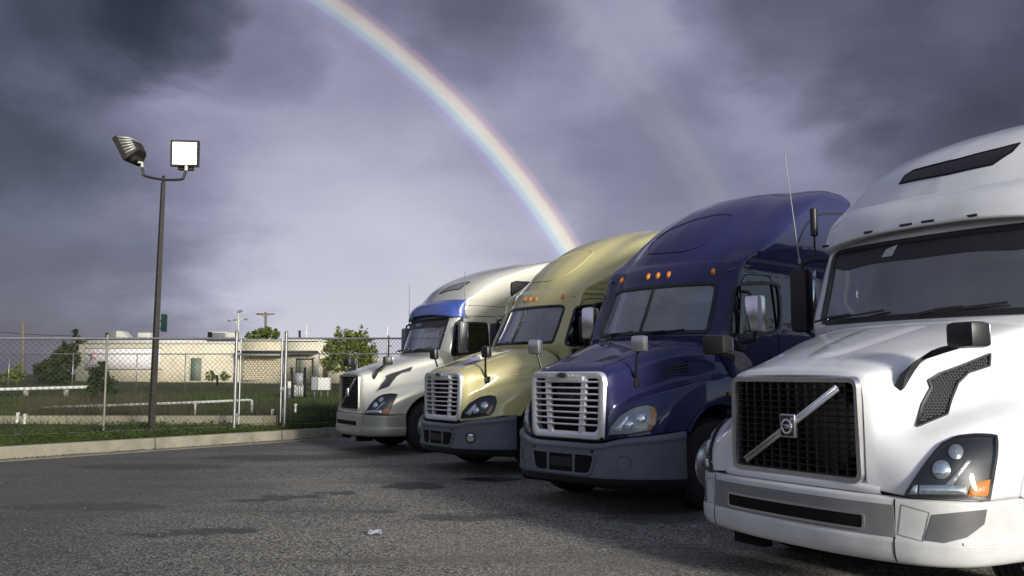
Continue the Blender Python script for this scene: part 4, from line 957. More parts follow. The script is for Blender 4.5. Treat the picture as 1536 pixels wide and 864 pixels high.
def interior(t, x0, zb, zt, hw, xback=-3.35):
    MB().box((x0 - .30, 0, zb - .10), (.46, 2 * hw, .28), None, .06).box((x0 - .36, .45, zb + .04), (.22, .50, .12), None, .05).build('dashboard', M['dash'], t)
    sw = MB().tube([(x0 - .66 + .20 * math.cos(R(a)) * .5, .48 + .22 * math.sin(R(a)), zb + .10 + .20 * math.cos(R(a)) * .86) for a in range(0, 360, 15)], .015, 8, True)
    sw.tube([(x0 - .66, .48, zb + .10), (x0 - .40, .48, zb - .02)], .03); sw.box((x0 - .66, .48, zb + .10), (.04, .36, .05), None, .01)
    sw.build('steering_wheel', M['black'], t)
    for s in (-1, 1):
        se = MB().box((x0 - 1.10, s * .50, zb - .42), (.55, .52, .18), None, .07).box((x0 - 1.40, s * .50, zb + .0), (.17, .50, .80), Matrix.Rotation(R(-8), 3, 'Y'), .07)
        se.box((x0 - 1.45, s * .50, zb + .50), (.11, .30, .20), None, .05).build('seat', M['interior'], t)
    MB().box((xback, 0, (zb + zt) / 2 - .2), (.04, 2 * hw + .1, zt - zb + 1.2)).build('cab_curtain', M['interior'], t)
    MB().box(((x0 + xback) / 2 - .25, 0, zt + .03), (x0 - xback - .6, 2 * hw, .03)).build('headliner', M['interior'], t)
    for s in (-1, 1):
        MB().box((x0 - .42, s * .46, zt - .11), (.02, .62, .15), Matrix.Rotation(R(25), 3, 'Y'), .008).build('sun_visor', M['paleflap'], t)
def glaze(sheet, outline, t, name, gm, frame_m, wd=.05, cut=True, h=.008):
    o = rounded_to(sheet, outline)
    if cut: sheet.cut(o)
    g = sheet.stamp(o, name, gm, t, off=-.006, thick=.004, res=.10)
    sheet.ribbon(densify(o, .03), name.replace('glass', 'seal') if 'glass' in name else 'window_seal', frame_m, g, wd, h)
    return g
def rounded_to(sheet, o): return [np.array(p, float) for p in o]
def wiper(t, a, b, m=None):
    a, b = Vector(a), Vector(b); mid = a.lerp(b, .55)
    mb = MB().tube([a, a.lerp(mid, .5) + Vector((.02, 0, .015)), mid + Vector((.012, 0, .012))], .010, 6).tube([a.lerp(b, .22), b], .011, 6)
    return mb.build('wiper', M['black'], t)
def antenna(t, a, b, r=.006, m=None, fat=False):
    a, b = Vector(a), Vector(b)
    mb = MB()
    if fat: mb.tube([a, a.lerp(b, .45)], .010, 8).tube([a.lerp(b, .45), a.lerp(b, .47), b.lerp(a, .02), b], [.012, .036, .036, .02], 12)
    else: mb.tube([a, a.lerp(b, .04), a.lerp(b, .05), b], [r * 2.2, r * 2.2, r, r * .55], 6).box(b, (.012, .012, .02), None, .003)
    return mb.build('antenna', m or M['midgrey'], t)

# ---------------------------------------------------------------- truck with the square mesh grille and diagonal badge bar
def truck_mesh(pk, label, paint, low, band, visor, vent_m):
    ps = POSE[pk]; t = empty('semi_truck', ps.o, ps.rz); tag(t, label, 'truck', 'semi trucks parked side by side')
    PW, PSv = POSE['white'], POSE['silver']
    # hood with fenders
    H = [
     [(-.075, 0, 1.522), (-.077, .25, 1.520), (-.085, .47, 1.512), (-.095, .572, 1.480), (-.095, .592, 1.38), (-.092, .598, 1.20), (-.09, .600, 1.05), (-.087, .603, .90), (-.085, .605, .79)],
     [(-.105, 0, 1.562), (-.11, .26, 1.559), (-.12, .49, 1.545), (-.13, .597, 1.510), (-.13, .625, 1.39), (-.12, .640, 1.20), (-.11, .655, 1.05), (-.105, .675, .90), (-.10, .70, .775)],
     [(-.25, 0, 1.615), (-.26, .27, 1.610), (-.28, .53, 1.588), (-.30, .648, 1.545), (-.30, .69, 1.42), (-.265, .735, 1.20), (-.205, .825, 1.06), (-.150, .875, .90), (-.125, .895, .76)],
     [(-.45, 0, 1.675), (-.46, .28, 1.670), (-.48, .57, 1.643), (-.50, .70, 1.595), (-.50, .752, 1.46), (-.47, .82, 1.25), (-.39, .995, 1.13), (-.295, 1.09, .95), (-.25, 1.10, .755)],
     [(-.80, 0, 1.775), (-.80, .30, 1.770), (-.82, .62, 1.740), (-.82, .782, 1.69), (-.82, .85, 1.54), (-.77, .935, 1.34), (-.70, 1.09, 1.22), (-.60, 1.185, 1.04), (-.46, 1.215, .75)],
     [(-1.15, 0, 1.87), (-1.15, .32, 1.865), (-1.15, .68, 1.835), (-1.15, .865, 1.785), (-1.15, .935, 1.62), (-1.12, 1.04, 1.41), (-1.08, 1.165, 1.28), (-1.02, 1.215, 1.10), (-.85, 1.225, .75)],
     [(-1.46, 0, 1.945), (-1.47, .34, 1.94), (-1.50, .74, 1.915), (-1.54, .94, 1.87), (-1.54, 1.01, 1.70), (-1.52, 1.09, 1.48), (-1.50, 1.18, 1.34), (-1.48, 1.22, 1.15), (-1.45, 1.225, .75)],
     [(-1.50, 0, 1.93), (-1.51, .34, 1.925), (-1.56, .76, 1.90), (-1.68, .97, 1.86), (-1.74, 1.05, 1.70), (-1.78, 1.12, 1.48), (-1.80, 1.19, 1.34), (-1.82, 1.22, 1.15), (-1.84, 1.225, .75)]]
    hood = Sheet(loft(H, 9, 9)); bvh_src = Sheet(loft(H, 9, 9))
    AX = -1.36
    for s in (1, -1):
        arch = circle3((AX, s * 1.22, .53), .615, 48); hood.cut(arch if s > 0 else arch[::-1])
    ho = hood.obj('hood', paint, t, .014)
    gapG = loft(H, 9, 9)[-1]; bvh_src.ribbon([q for q in gapG], 'hood_gap', M['matt'], t, .03, .004, False); bvh_src.ribbon([q * np.array((1, -1, 1)) for q in gapG], 'hood_gap', M['matt'], t, .03, .004, False)
    # arch lips
    for s in (1, -1):
        a = circle3((AX, s * 1.22, .53), .63, 40, 20, 162); bvh_src.ribbon([np.array(p) for p in a], 'arch_lip', paint, t, .05, .012, False)
    # inner wheel wells
    for s in (1, -1):
        mb = MB(); pr = [(.66, .0), (.66, -.55)]; V = []; F = []
        for i, a in enumerate(np.linspace(-10, 190, 24)):
            for (r, y) in pr: V.append((AX + r * math.cos(R(a)), s * (1.17 + y), .53 + r * math.sin(R(a))))
        F = [(2 * i, 2 * i + 1, 2 * i + 3, 2 * i + 2) for i in range(23)]
        add('wheel_well', V, F, M['matt'], t)
    # hood crown pressing
    pr = [(-.28, .0, 1.62), (-.36, .16, 1.64), (-.62, .26, 1.72), (-1.1, .33, 1.85), (-1.35, .30, 1.91), (-1.35, -.30, 1.91), (-1.1, -.33, 1.85), (-.62, -.26, 1.72), (-.36, -.16, 1.64)]
    bvh_src.stamp(smooth_closed(pr, 5), 'hood_crown', paint, t, off=-.006, thick=.004, res=.04, bulge=.017, br=.16)
    # grille frame, backing, bars
    outer = rounded([(-.075, .585, 1.515), (-.075, -.585, 1.515), (-.085, -.60, .80), (-.085, .60, .80)], .075, 6)
    inn = rounded([(-.09, .534, 1.46), (-.09, -.534, 1.46), (-.085, -.542, .85), (-.085, .542, .85)], .035, 6)
    def bow(p, k=.02): return np.array((p[0] + k * (1 - (p[1] / .6)**2), p[1], p[2]))
    o_, i_ = [bow(p) for p in outer], [bow(p) for p in inn]; n = len(o_); V = []; F = []
    for a, b in zip(o_, i_):
        m1 = a * .8 + b * .2 + np.array((.022, 0, 0)); m2 = a * .2 + b * .8 + np.array((.020, 0, 0))
        V += [a - np.array((.03, 0, 0)), m1, m2, b - np.array((.05, 0, 0))]
    for i in range(n):
        j = (i + 1) % n
        for k in range(3): F.append((4 * i + k, 4 * i + k + 1, 4 * j + k + 1, 4 * j + k))
    add('grille_frame', V, F, M['dullchrome'] if pk == 'white' else low, t, True, True, 30)
    MB().box((-.165, 0, 1.155), (.02, 1.16, .70)).build('grille_backing', M['matt'], t)
    fine = mat('grille_gloss_black', (.028, .028, .03), .28, coat=.3)
    rows = [[(x_ + .03 * (1 - (y / .75)**2) - (.02 if abs(y) > .6 else 0), y, z_) for y in np.linspace(-.70, .70, 15)] for x_, z_ in ((-.16, .835), (-.115, .83), (-.085, .80), (-.08, .765), (-.10, .752))]
    sl_ = np.array(rows); n_ = 15; add('grille_sill', sl_.reshape(-1, 3), [(r * n_ + c, r * n_ + c + 1, (r + 1) * n_ + c + 1, (r + 1) * n_ + c) for r in range(4) for c in range(n_ - 1)], paint, t)
    NX, NZ = (13, 14)
    for i in range(1, NX):
        y = -.534 + 1.068 * i / NX; x = -.105 + .02 * (1 - (y / .6)**2)
        MB().box((x - .012, y, 1.155), (.036, .011, .62), None, .003).build('grille_bar', fine, t)
    for j in range(1, NZ):
        z = .85 + .61 * j / NZ
        mb = MB(); mb.tube([(-.105 + .02 * (1 - (y / .6)**2), y, z) for y in np.linspace(-.538, .538, 9)], .016, 6, flat=.42)
        mb.build('grille_bar', fine, t)
    # diagonal bar: photo-left low to photo-right high
    a, b = Vector((-.068, -.44, .885)), Vector((-.062, .43, 1.435)); d = (b - a).normalized(); nx = Vector((1, 0, 0)); sd = nx.cross(d).normalized()
    if pk == 'white': w1, c1 = .023, M['chrome']
    else: w1, c1 = .016, M['dullchrome']
    mb = MB()
    for k in (-1, 1):
        P = [a + sd * k * w1 * .95, a + sd * k * w1 * .25, b + sd * k * w1 * .25, b + sd * k * w1 * .95]
        mb.prism([p + nx * .008 for p in P], nx * .018)
    P = [a + sd * w1, a - sd * w1, b - sd * w1, b + sd * w1]; mb.prism(P, nx * .014)
    bar = mb.build('diagonal_bar', c1, t)
    bc = Vector((-.04, 0, 1.16))
    bg = MB().box(bc, (.03, .135, .165), None, .006).build('badge', M['dullchrome'], t)
    MB().box(bc + Vector((.0165, 0, 0)), (.004, .115, .145)).build('badge_field', M['black'], bg)
    MB().tube([bc + Vector((.02, .042 * math.sin(R(a_)), .048 * math.cos(R(a_)) - .005)) for a_ in range(0, 360, 15)], .008, 6, True).tube([bc + Vector((.02, .036, .036)), bc + Vector((.02, .054, .058))], [.006, .012], 6).build('badge_ring', M['chrome'], bg)
    MB().box(bc + Vector((.022, 0, -.005)), (.006, .10, .026)).build('badge_plate', M['chrome'], bg)
    text_obj('badge_lettering', 'VOLVO', .026, M['matt'], bg, bc + Vector((.0256, 0, -.005)), (0, 1, 0), (0, 0, 1), .0006)
    # bumper
    plan = [(.0, 0), (-.012, .35), (-.045, .62), (-.085, .80), (-.14, .955), (-.24, 1.09), (-.40, 1.18), (-.60, 1.215), (-.80, 1.23)]
    pl = np.array(plan); tn = np.gradient(pl, axis=0); nr = np.stack([tn[:, 1], -tn[:, 0]], 1); nr /= np.linalg.norm(nr, axis=1)[:, None]
    prof = [(-.10, .752), (-.03, .748), (-.004, .735), (0, .71), (.002, .62), (.004, .52), (.010, .495), (.018, .47), (.016, .41), (-.004, .345), (-.05, .325), (-.12, .32)]
    rows = []
    for (e, z) in prof: rows.append([(p[0] + q[0] * e, p[1] + q[1] * e, z + (.012 if z < .4 else 0) * (p[1] / 1.2)**2) for p, q in zip(pl, nr)])
    bsh = Sheet(loft(rows, 8, 3)); bsh.obj('bumper', low, t, .01)
    def onb(pts): return [np.array(bsh.bvh.ray_cast(Vector((1, y, z)), Vector((-1, 0, 0)))[0]) for y, z in pts]
    cen = onb(rounded([(.80, .70), (-.80, .70), (-.815, .50), (.815, .50)], .012))
    bsh.stamp(cen, 'bumper_centre_panel', band, t, .006, .012, .06)
    op = onb(densify(rounded([(.612, .622), (-.612, .622), (-.606, .525), (.606, .525)], .022), .05))
    bsh.ribbon(op, 'opening_trim', band if pk == 'silver' else M['dullchrome'], t, .018, .012)
    bsh.stamp(op, 'bumper_opening', M['matt'], t, .0085, .006, .06)
    for s in (1, -1):
        bsh.ribbon(onb([(s * .808, z) for z in np.linspace(.735, .35, 14)]), 'bumper_seam', M['matt'], t, .010, .003, False)
        if pk == 'white':
            pp = PW.surf(bsh, [(1398, 772), (1480, 764), (1476, 786), (1450, 806), (1416, 815), (1387, 811)])
            pp = pp if s > 0 else mir(pp)
            bsh.stamp(smooth_closed(pp, 3) if False else pp, 'fog_lamp_cover', M['trimgrey'], t, .005, .008, .06)
            q = PW.surf(bsh, [(1352, 757), (1394, 769), (1384, 812), (1347, 802)])
            bsh.ribbon(densify(q if s > 0 else mir(q), .04), 'cover_seam', M['midgrey'], t, .008, .002)
        bsh.ribbon([np.array((p[0] + q[0] * .012, s * (p[1] + q[1] * .012), .487)) for p, q in zip(pchip(pl, 3)[16:], pchip(nr, 3)[16:])], 'bumper_step', low, t, .02, .008, False)
    MB().box((-.45, 0, .36), (.5, 1.5, .16), None, .03).box((-.3, .3, .26), (.3, .16, .1)).box((-.22, -.55, .27), (.1, .3, .08)).build('tow_gear', M['matt'], t)
    # headlamps
    hl = PW.surf(bvh_src, [(1358, 746), (1480, 750), (1488, 700), (1492, 656), (1462, 655), (1436, 658), (1414, 669), (1392, 695), (1373, 722)])
    def P_(lst): return PW.surf(bvh_src, lst)
    def circ(u, v, r, e=1.0): return [(u + r * e * math.cos(R(a)), v + r * math.sin(R(a))) for a in range(0, 360, 24)]
    bits = [('projector_lamp', circ(1412, 705, 14, .95), M['lampwhite'], .012), ('projector_lamp', circ(1433, 679, 11), M['lampgrey'], .014),
            ('running_light', [(1380, 728), (1449, 729), (1450, 744), (1379, 743)], M['lampwhite'], .010), ('side_marker', [(1366, 728), (1377, 728), (1376, 743), (1362, 742)], M['lampwhite'], .012),
            ('turn_signal', [(1462, 724), (1484, 719), (1482, 745), (1451, 745), (1455, 730)], M['amber'], .014), ('projector_lamp', circ(1432, 679, 6.5), M['lampwhite'], .020),
            ('reflector_fin', [(1418, 727), (1450, 690), (1456, 692), (1428, 728)], M['lampgrey'], .010)]
    for s in (1, -1):
        f = (lambda p: p) if s > 0 else mir
        h = bvh_src.stamp(f(hl), 'headlight', M['black'], t, .004, .02, .05)
        for nm, px, mm, of in bits: bvh_src.stamp(f(P_(px)), nm, mm, h, of, .01, .016, .012, .03)
        bvh_src.stamp(f(hl), 'headlight_lens', M['lens'], h, .026, .003, .05, .006)
        bvh_src.ribbon(densify(f(hl), .03), 'headlight_seal', M['black'], h, .022, .024)
        # side vent
        vt = P_([(1376, 640), (1383, 606), (1396, 582), (1392, 571), (1410, 560), (1446, 547), (1484, 531), (1483, 549), (1452, 559), (1436, 575), (1426, 600), (1421, 621)])
        v = bvh_src.stamp(f(vt), 'hood_vent', M['matt'] if pk == 'white' else M['black'], t, .003, .012, .04)
        bvh_src.ribbon(densify(f(vt), .02), 'vent_frame', M['black'] if pk == 'white' else M['midgrey'], v, .016, .016)
        if pk == 'white':
            wm_ = MB(); ctr = np.array([(0, 0)])
            pl2 = np.array([(1378, 638), (1384, 607), (1397, 583), (1394, 572), (1411, 562), (1447, 549), (1482, 534), (1482, 547), (1451, 557), (1434, 574), (1424, 599), (1419, 619)], float)
            cand = []
            for r_, yy in enumerate(np.arange(533, 640, 4.4)):
                for xx in np.arange(1376 + (2.6 if r_ % 2 else 0), 1484, 5.2): cand.append((xx, yy))
            cand = np.array(cand); cand = cand[inside(pl2, cand)]
            for p in P_([tuple(c) for c in cand]):
                hq = bvh_src.bvh.find_nearest(Vector(p)); nn = hq[1]
                if nn.dot(Vector((0, 1, 0))) < 0: nn = -nn
                p = hq[0] + nn * .006; nn.normalize(); a1 = nn.cross(Vector((0, 0, 1))).normalized(); b1 = nn.cross(a1)
                ring_ = [p + a1 * (.0098 * math.cos(R(k))) + b1 * (.0098 * math.sin(R(k))) for k in range(0, 360, 60)]
                ring2 = [p + a1 * (.0068 * math.cos(R(k))) + b1 * (.0068 * math.sin(R(k))) + nn * .002 for k in range(0, 360, 60)]
                if s < 0: ring_ = [Vector((q.x, -q.y, q.z)) for q in ring_]; ring2 = [Vector((q.x, -q.y, q.z)) for q in ring2]
                wm_.put(ring_ + ring2, [(k, (k + 1) % 6, 6 + (k + 1) % 6, 6 + k) for k in range(6)])
            wm_.build('vent_mesh', M['midgrey'], v)
        # snorkel arm and hood mirror
        arm = MB(); L_ = lambda x, y, z: Vector((x, s * y, z))
        secs = [((-.343, .715, 1.425), .010, .020), ((-.345, .730, 1.495), .046, .085), ((-.385, .765, 1.58), .056, .105), ((-.46, .85, 1.66), .046, .085), ((-.46, 1.02, 1.70), .040, .060), ((-.45, 1.10, 1.715), .036, .05)]
        V = []; F = []
        for (c, w, hgt) in secs:
            for (du, dv) in ((-1, -1), (1, -1), (1, 1), (-1, 1)): V.append(L_(c[0] - du * w, c[1] + dv * hgt * .5, c[2] + du * w * .25 + dv * hgt * .4))
        for i in range(len(secs) - 1):
            for k in range(4): F.append((4 * i + k, 4 * i + (k + 1) % 4, 4 * i + 4 + (k + 1) % 4, 4 * i + 4 + k))
        F += [(0, 1, 2, 3), tuple(range(4 * len(secs) - 4, 4 * len(secs)))]
        arm.put(V, F); hm = arm.build('hood_mirror', M['black'], t)
        MB().box(L_(-.445, 1.13, 1.775), (.16, .22, .165), Matrix.Rotation(R(-12 * s), 3, 'Z'), .035).build('mirror_housing', M['black'], hm)
        MB().box(L_(-.53, 1.145, 1.775), (.006, .19, .13), Matrix.Rotation(R(-12 * s), 3, 'Z'), .002).build('mirror_face', M['chrome'], hm)
    # cab
    XR = -5.3
    cab = [ring(.62, -1.60, -1.76, .98, -1.90, 1.19, XR), ring(1.2, -1.58, -1.72, 1.0, -1.86, 1.205, XR), ring(1.80, -1.50, -1.66, 1.0, -1.80, 1.205, XR), ring(1.97, -1.42, -1.60, 1.01, -1.77, 1.20, XR),
           ring(2.30, -1.53, -1.70, 1.015, -1.86, 1.185, XR), ring(2.62, -1.65, -1.81, 1.02, -1.96, 1.15, XR), ring(2.74, -1.74, -1.90, 1.02, -2.04, 1.15, XR), ring(3.0, -1.93, -2.07, 1.0, -2.22, 1.160, XR)]
    cs = Sheet(loft(cab, 12, 10)); src = Sheet(loft(cab, 12, 10))
    ws = rounded([(-1.62, .985, 1.985), (-1.80, .985, 2.64), (-1.80, -.985, 2.64), (-1.62, -.985, 1.985)], .07, 4)
    ws = [np.array(src.bvh.ray_cast(Vector((1, p[1], p[2])), Vector((-1, 0, 0)))[0]) for p in densify(ws, .08)]
    cs.cut(ws)
    dw = rounded(PSv.surf(src, [(683, 484), (730, 485), (733, 526), (677, 533)]), [.08, .06, .06, .05], 4)
    cs.cut(dw); cs.cut(mir(dw))
    cs.obj('cab', paint, t, .03, M['interior'])
    g = src.stamp(ws, 'windshield', M['glass'], t, -.008, .004, .10)
    src.ribbon(ws, 'windshield_seal', M['black'], g, .055, .010)
    tint = [np.array(src.bvh.ray_cast(Vector((1, y, z)), Vector((-1, 0, 0)))[0]) for y, z in rounded([(.97, 2.66), (.97, 2.50), (.80, 2.455), (0, 2.475), (-.80, 2.455), (-.97, 2.50), (-.97, 2.66)], .05)]
    src.stamp(tint, 'tint_band', M['black'], g, -.002, .004, .10)
    if pk == 'white':
        for k in range(5):
            y0 = -.36 + k * .022
            q = [np.array(src.bvh.ray_cast(Vector((1, y, z)), Vector((-1, 0, 0)))[0]) for y, z in [(y0, 2.52), (y0 + .012, 2.52), (y0 + .045, 2.59 + .006 * k), (y0 + .033, 2.59 + .006 * k)]]
            src.stamp(q, 'sticker', M['paper'], g, .002, .001, .1)
        MB().box((-1.75, -.16, 2.60), (.07, .07, .09), None, .015).build('windshield_sensor', M['midgrey'], g)
    else:
        text_obj('sticker', 'VOLVO', .085, M['paper'], g, src.bvh.ray_cast(Vector((1, -.15, 2.55)), Vector((-1, 0, 0)))[0] + Vector((.005, 0, .002)), (0, 1, 0), (-.3, 0, 1), .0005)
    wiper(t, (-1.40, .10, 2.00), (-1.50, .78, 2.05)); wiper(t, (-1.42, -.92, 1.99), (-1.42, -.20, 2.05))
    interior(t, -1.60, 1.98, 2.60, .98)
    for s, o in ((1, dw), (-1, mir(dw))):
        w = src.stamp(o, 'door_window', M['sideglass'], t, -.012, .004, .12)
        src.ribbon(densify(o, .03), 'window_seal', M['black'], w, .05, .008)
        seam = [(-1.98, 2.66), (-1.84, 2.05), (-1.80, 1.6), (-1.86, .95)]
        path = [np.array(src.bvh.ray_cast(Vector((x, s * 3, z)), Vector((0, -s, 0)))[0]) for x, z in densify([(-1.93, 2.56), (-1.82, 2.05), (-1.86, 1.3), (-1.90, .8)], .1, False) if src.bvh.ray_cast(Vector((x, s * 3, z)), Vector((0, -s, 0)))[0]]
        src.ribbon(path, 'door_seam', M['matt'], t, .014, .003, False)
        path = [np.array(src.bvh.ray_cast(Vector((x, s * 3, z)), Vector((0, -s, 0)))[0]) for x, z in densify([(-2.02, 2.69), (-2.78, 2.69), (-2.83, 2.4), (-2.83, .8)], .1, False)]
        src.ribbon(path, 'door_seam', M['matt'], t, .014, .003, False)
        path = [np.array(src.bvh.ray_cast(Vector((x, s * 3, z)), Vector((0, -s, 0)))[0]) for x, z in densify([(-2.85, 2.70), (-4.9, 2.70)], .1, False)]
        src.ribbon(path, 'sleeper_seam', M['matt'], t, .016, .003, False)
        box('door_handle', (-2.70, s * 1.215, 1.66), (.20, .03, .05), M['black'], t, None, .01)
        # door mirror
        dm = empty('door_mirror', (0, 0, 0)); dm.parent = t
        MB().box((-1.87, s * 1.46, 2.24), (.15, .19, .62), Matrix.Rotation(R(-10 * s), 3, 'Z'), .05).build('mirror_housing', M['black'] if pk == 'white' else M['midgrey'], dm)
        MB().box((-1.958, s * 1.47, 2.24), (.006, .20, .58), Matrix.Rotation(R(-10 * s), 3, 'Z')).build('mirror_face', M['chrome'], dm)
        MB().tube([(-1.87, s * 1.46, 2.50), (-1.88, s * 1.44, 2.60), (-1.93, s * 1.34, 2.63), (-2.0, s * 1.12, 2.60)], .022, 8).build('mirror_arm', M['black'], dm)
        MB().tube([(-1.87, s * 1.45, 1.96), (-1.88, s * 1.35, 1.90), (-1.90, s * 1.17, 1.90)], .022, 8).build('mirror_arm', M['black'], dm)
    if pk == 'white':
        antenna(t, (-1.88, -1.48, 2.60), (-1.76, -1.52, 3.70), .007); antenna(t, (-1.96, -1.36, 2.63), (-1.96, -1.36, 3.14), fat=True, m=M['black'])
        antenna(t, (-1.88, 1.48, 2.60), (-1.80, 1.50, 3.72), .007)
    else:
        for s in (-1, 1): antenna(t, (-1.93, s * 1.42, 2.62), (-1.93, s * 1.43, 3.55), .008)
    # visor: five slots, arched lip
    lip = [(-1.60, 0, 2.745), (-1.605, .35, 2.74), (-1.64, .65, 2.725), (-1.71, .92, 2.70), (-1.80, 1.10, 2.68), (-1.98, 1.19, 2.665), (-2.10, 1.195, 2.66)]
    cre = [(-1.86, 0, 3.04), (-1.865, .35, 3.04), (-1.88, .65, 3.035), (-1.93, .90, 3.03), (-2.0, 1.06, 3.02), (-2.08, 1.165, 3.02), (-2.12, 1.175, 3.02)]
    A, B = np.array(lip), np.array(cre)
    mids = [A * (1 - k) + B * k + np.array((.055 * math.sin(k * math.pi), 0, .02 * math.sin(k * math.pi))) for k in (.3, .65)]
    und = A + np.array((-.10, 0, -.005)); und[:, 1] *= .96
    vis = Sheet(loft([und, A + np.array((-.012, 0, -.012)), A + np.array((.004, 0, .004)), mids[0], mids[1], B], 8, 5)); vis.obj('visor', visor, t, .01)
    if pk == 'white':
        for y in (-1.02, -.46, -.30, -.10, .10, .30, .46, 1.02):
            if y in (-.30, .30): continue
            q = vis.bvh.ray_cast(Vector((0, y, 2.762 - .042 * (abs(y) / .92)**2)), Vector((-1, 0, 0)))
            if q[0]: MB().box(q[0], (.012, .115, .022), Matrix.Rotation(R(-14) * y, 3, 'Z'), .004).build('clearance_slot', M['black'], t)
    # roof
    rf = [ring(2.90, -1.86, -2.0, 1.02, -2.15, 1.170, XR), ring(2.98, -1.84, -1.98, 1.02, -2.13, 1.174, XR), ring(3.04, -1.865, -2.02, 1.0, -2.18, 1.178, XR), ring(3.12, -1.92, -2.09, 1.0, -2.36, 1.18, XR), ring(3.30, -2.05, -2.26, .98, -2.66, 1.18, XR),
          ring(3.50, -2.34, -2.56, .94, -3.0, 1.18, XR), ring(3.68, -2.76, -2.98, .87, -3.45, 1.175, XR), ring(3.82, -3.22, -3.47, .77, -3.85, 1.15, XR), ring(3.93, -3.75, -4.0, .70, -4.3, 1.10, XR + .05),
          ring(4.00, -4.25, -4.45, .58, -4.7, .95, XR + .1), ring(4.025, -4.6, -4.75, .4, -4.9, .6, XR + .15), ring(4.03, -4.8, -4.9, .1, -4.95, .15, XR + .2)]
    rs = Sheet(loft(rf, 9, 7)); rs.obj('roof_fairing', paint, t, .01)
    # skylight
    sk = PW.surf(rs, [(1350, 276), (1358, 264), (1370, 256), (1434, 240), (1500, 223), (1530, 215), (1518, 228), (1489, 247), (1420, 262)]) if pk == 'white' else PSv.surf(rs, [(658, 441.5), (675, 430), (706, 422.5), (690, 434)])
    k_ = rs.stamp(sk if pk == 'white' else rounded(sk, .05), 'skylight', M['black'] if pk == 'white' else M['midgrey'], t, .004, .01, .08)
    rs.ribbon(densify(sk if pk == 'white' else rounded(sk, .05), .05), 'skylight_seal', M['matt'], k_, .02, .008)
    for s in (1, -1):
        uw = rounded([(-3.12, s * 1.2, 3.13), (-3.12, s * 1.2, 3.40), (-3.20, s * 1.2, 3.44), (-3.75, s * 1.2, 3.44), (-3.62, s * 1.2, 3.13)], .05)
        u_ = rs.stamp(uw, 'sleeper_window', M['black'], t, .003, .006, .08); rs.ribbon(densify(uw, .04), 'window_seal', M['matt'], u_, .03, .008)
        pa = [np.array((x, s * 1.2, z)) for x, z in densify([(-2.35, 3.13), (-2.9, 3.36), (-3.6, 3.60), (-4.5, 3.72)], .1, False)]
        rs.ribbon(pa, 'roof_crease', paint, t, .05, .012, False)
    MB().box((XR + .02, 0, 2.3), (.05, 2.2, 2.4)).build('rear_wall', paint, t)
    chassis(t, AX, XR)
    return t
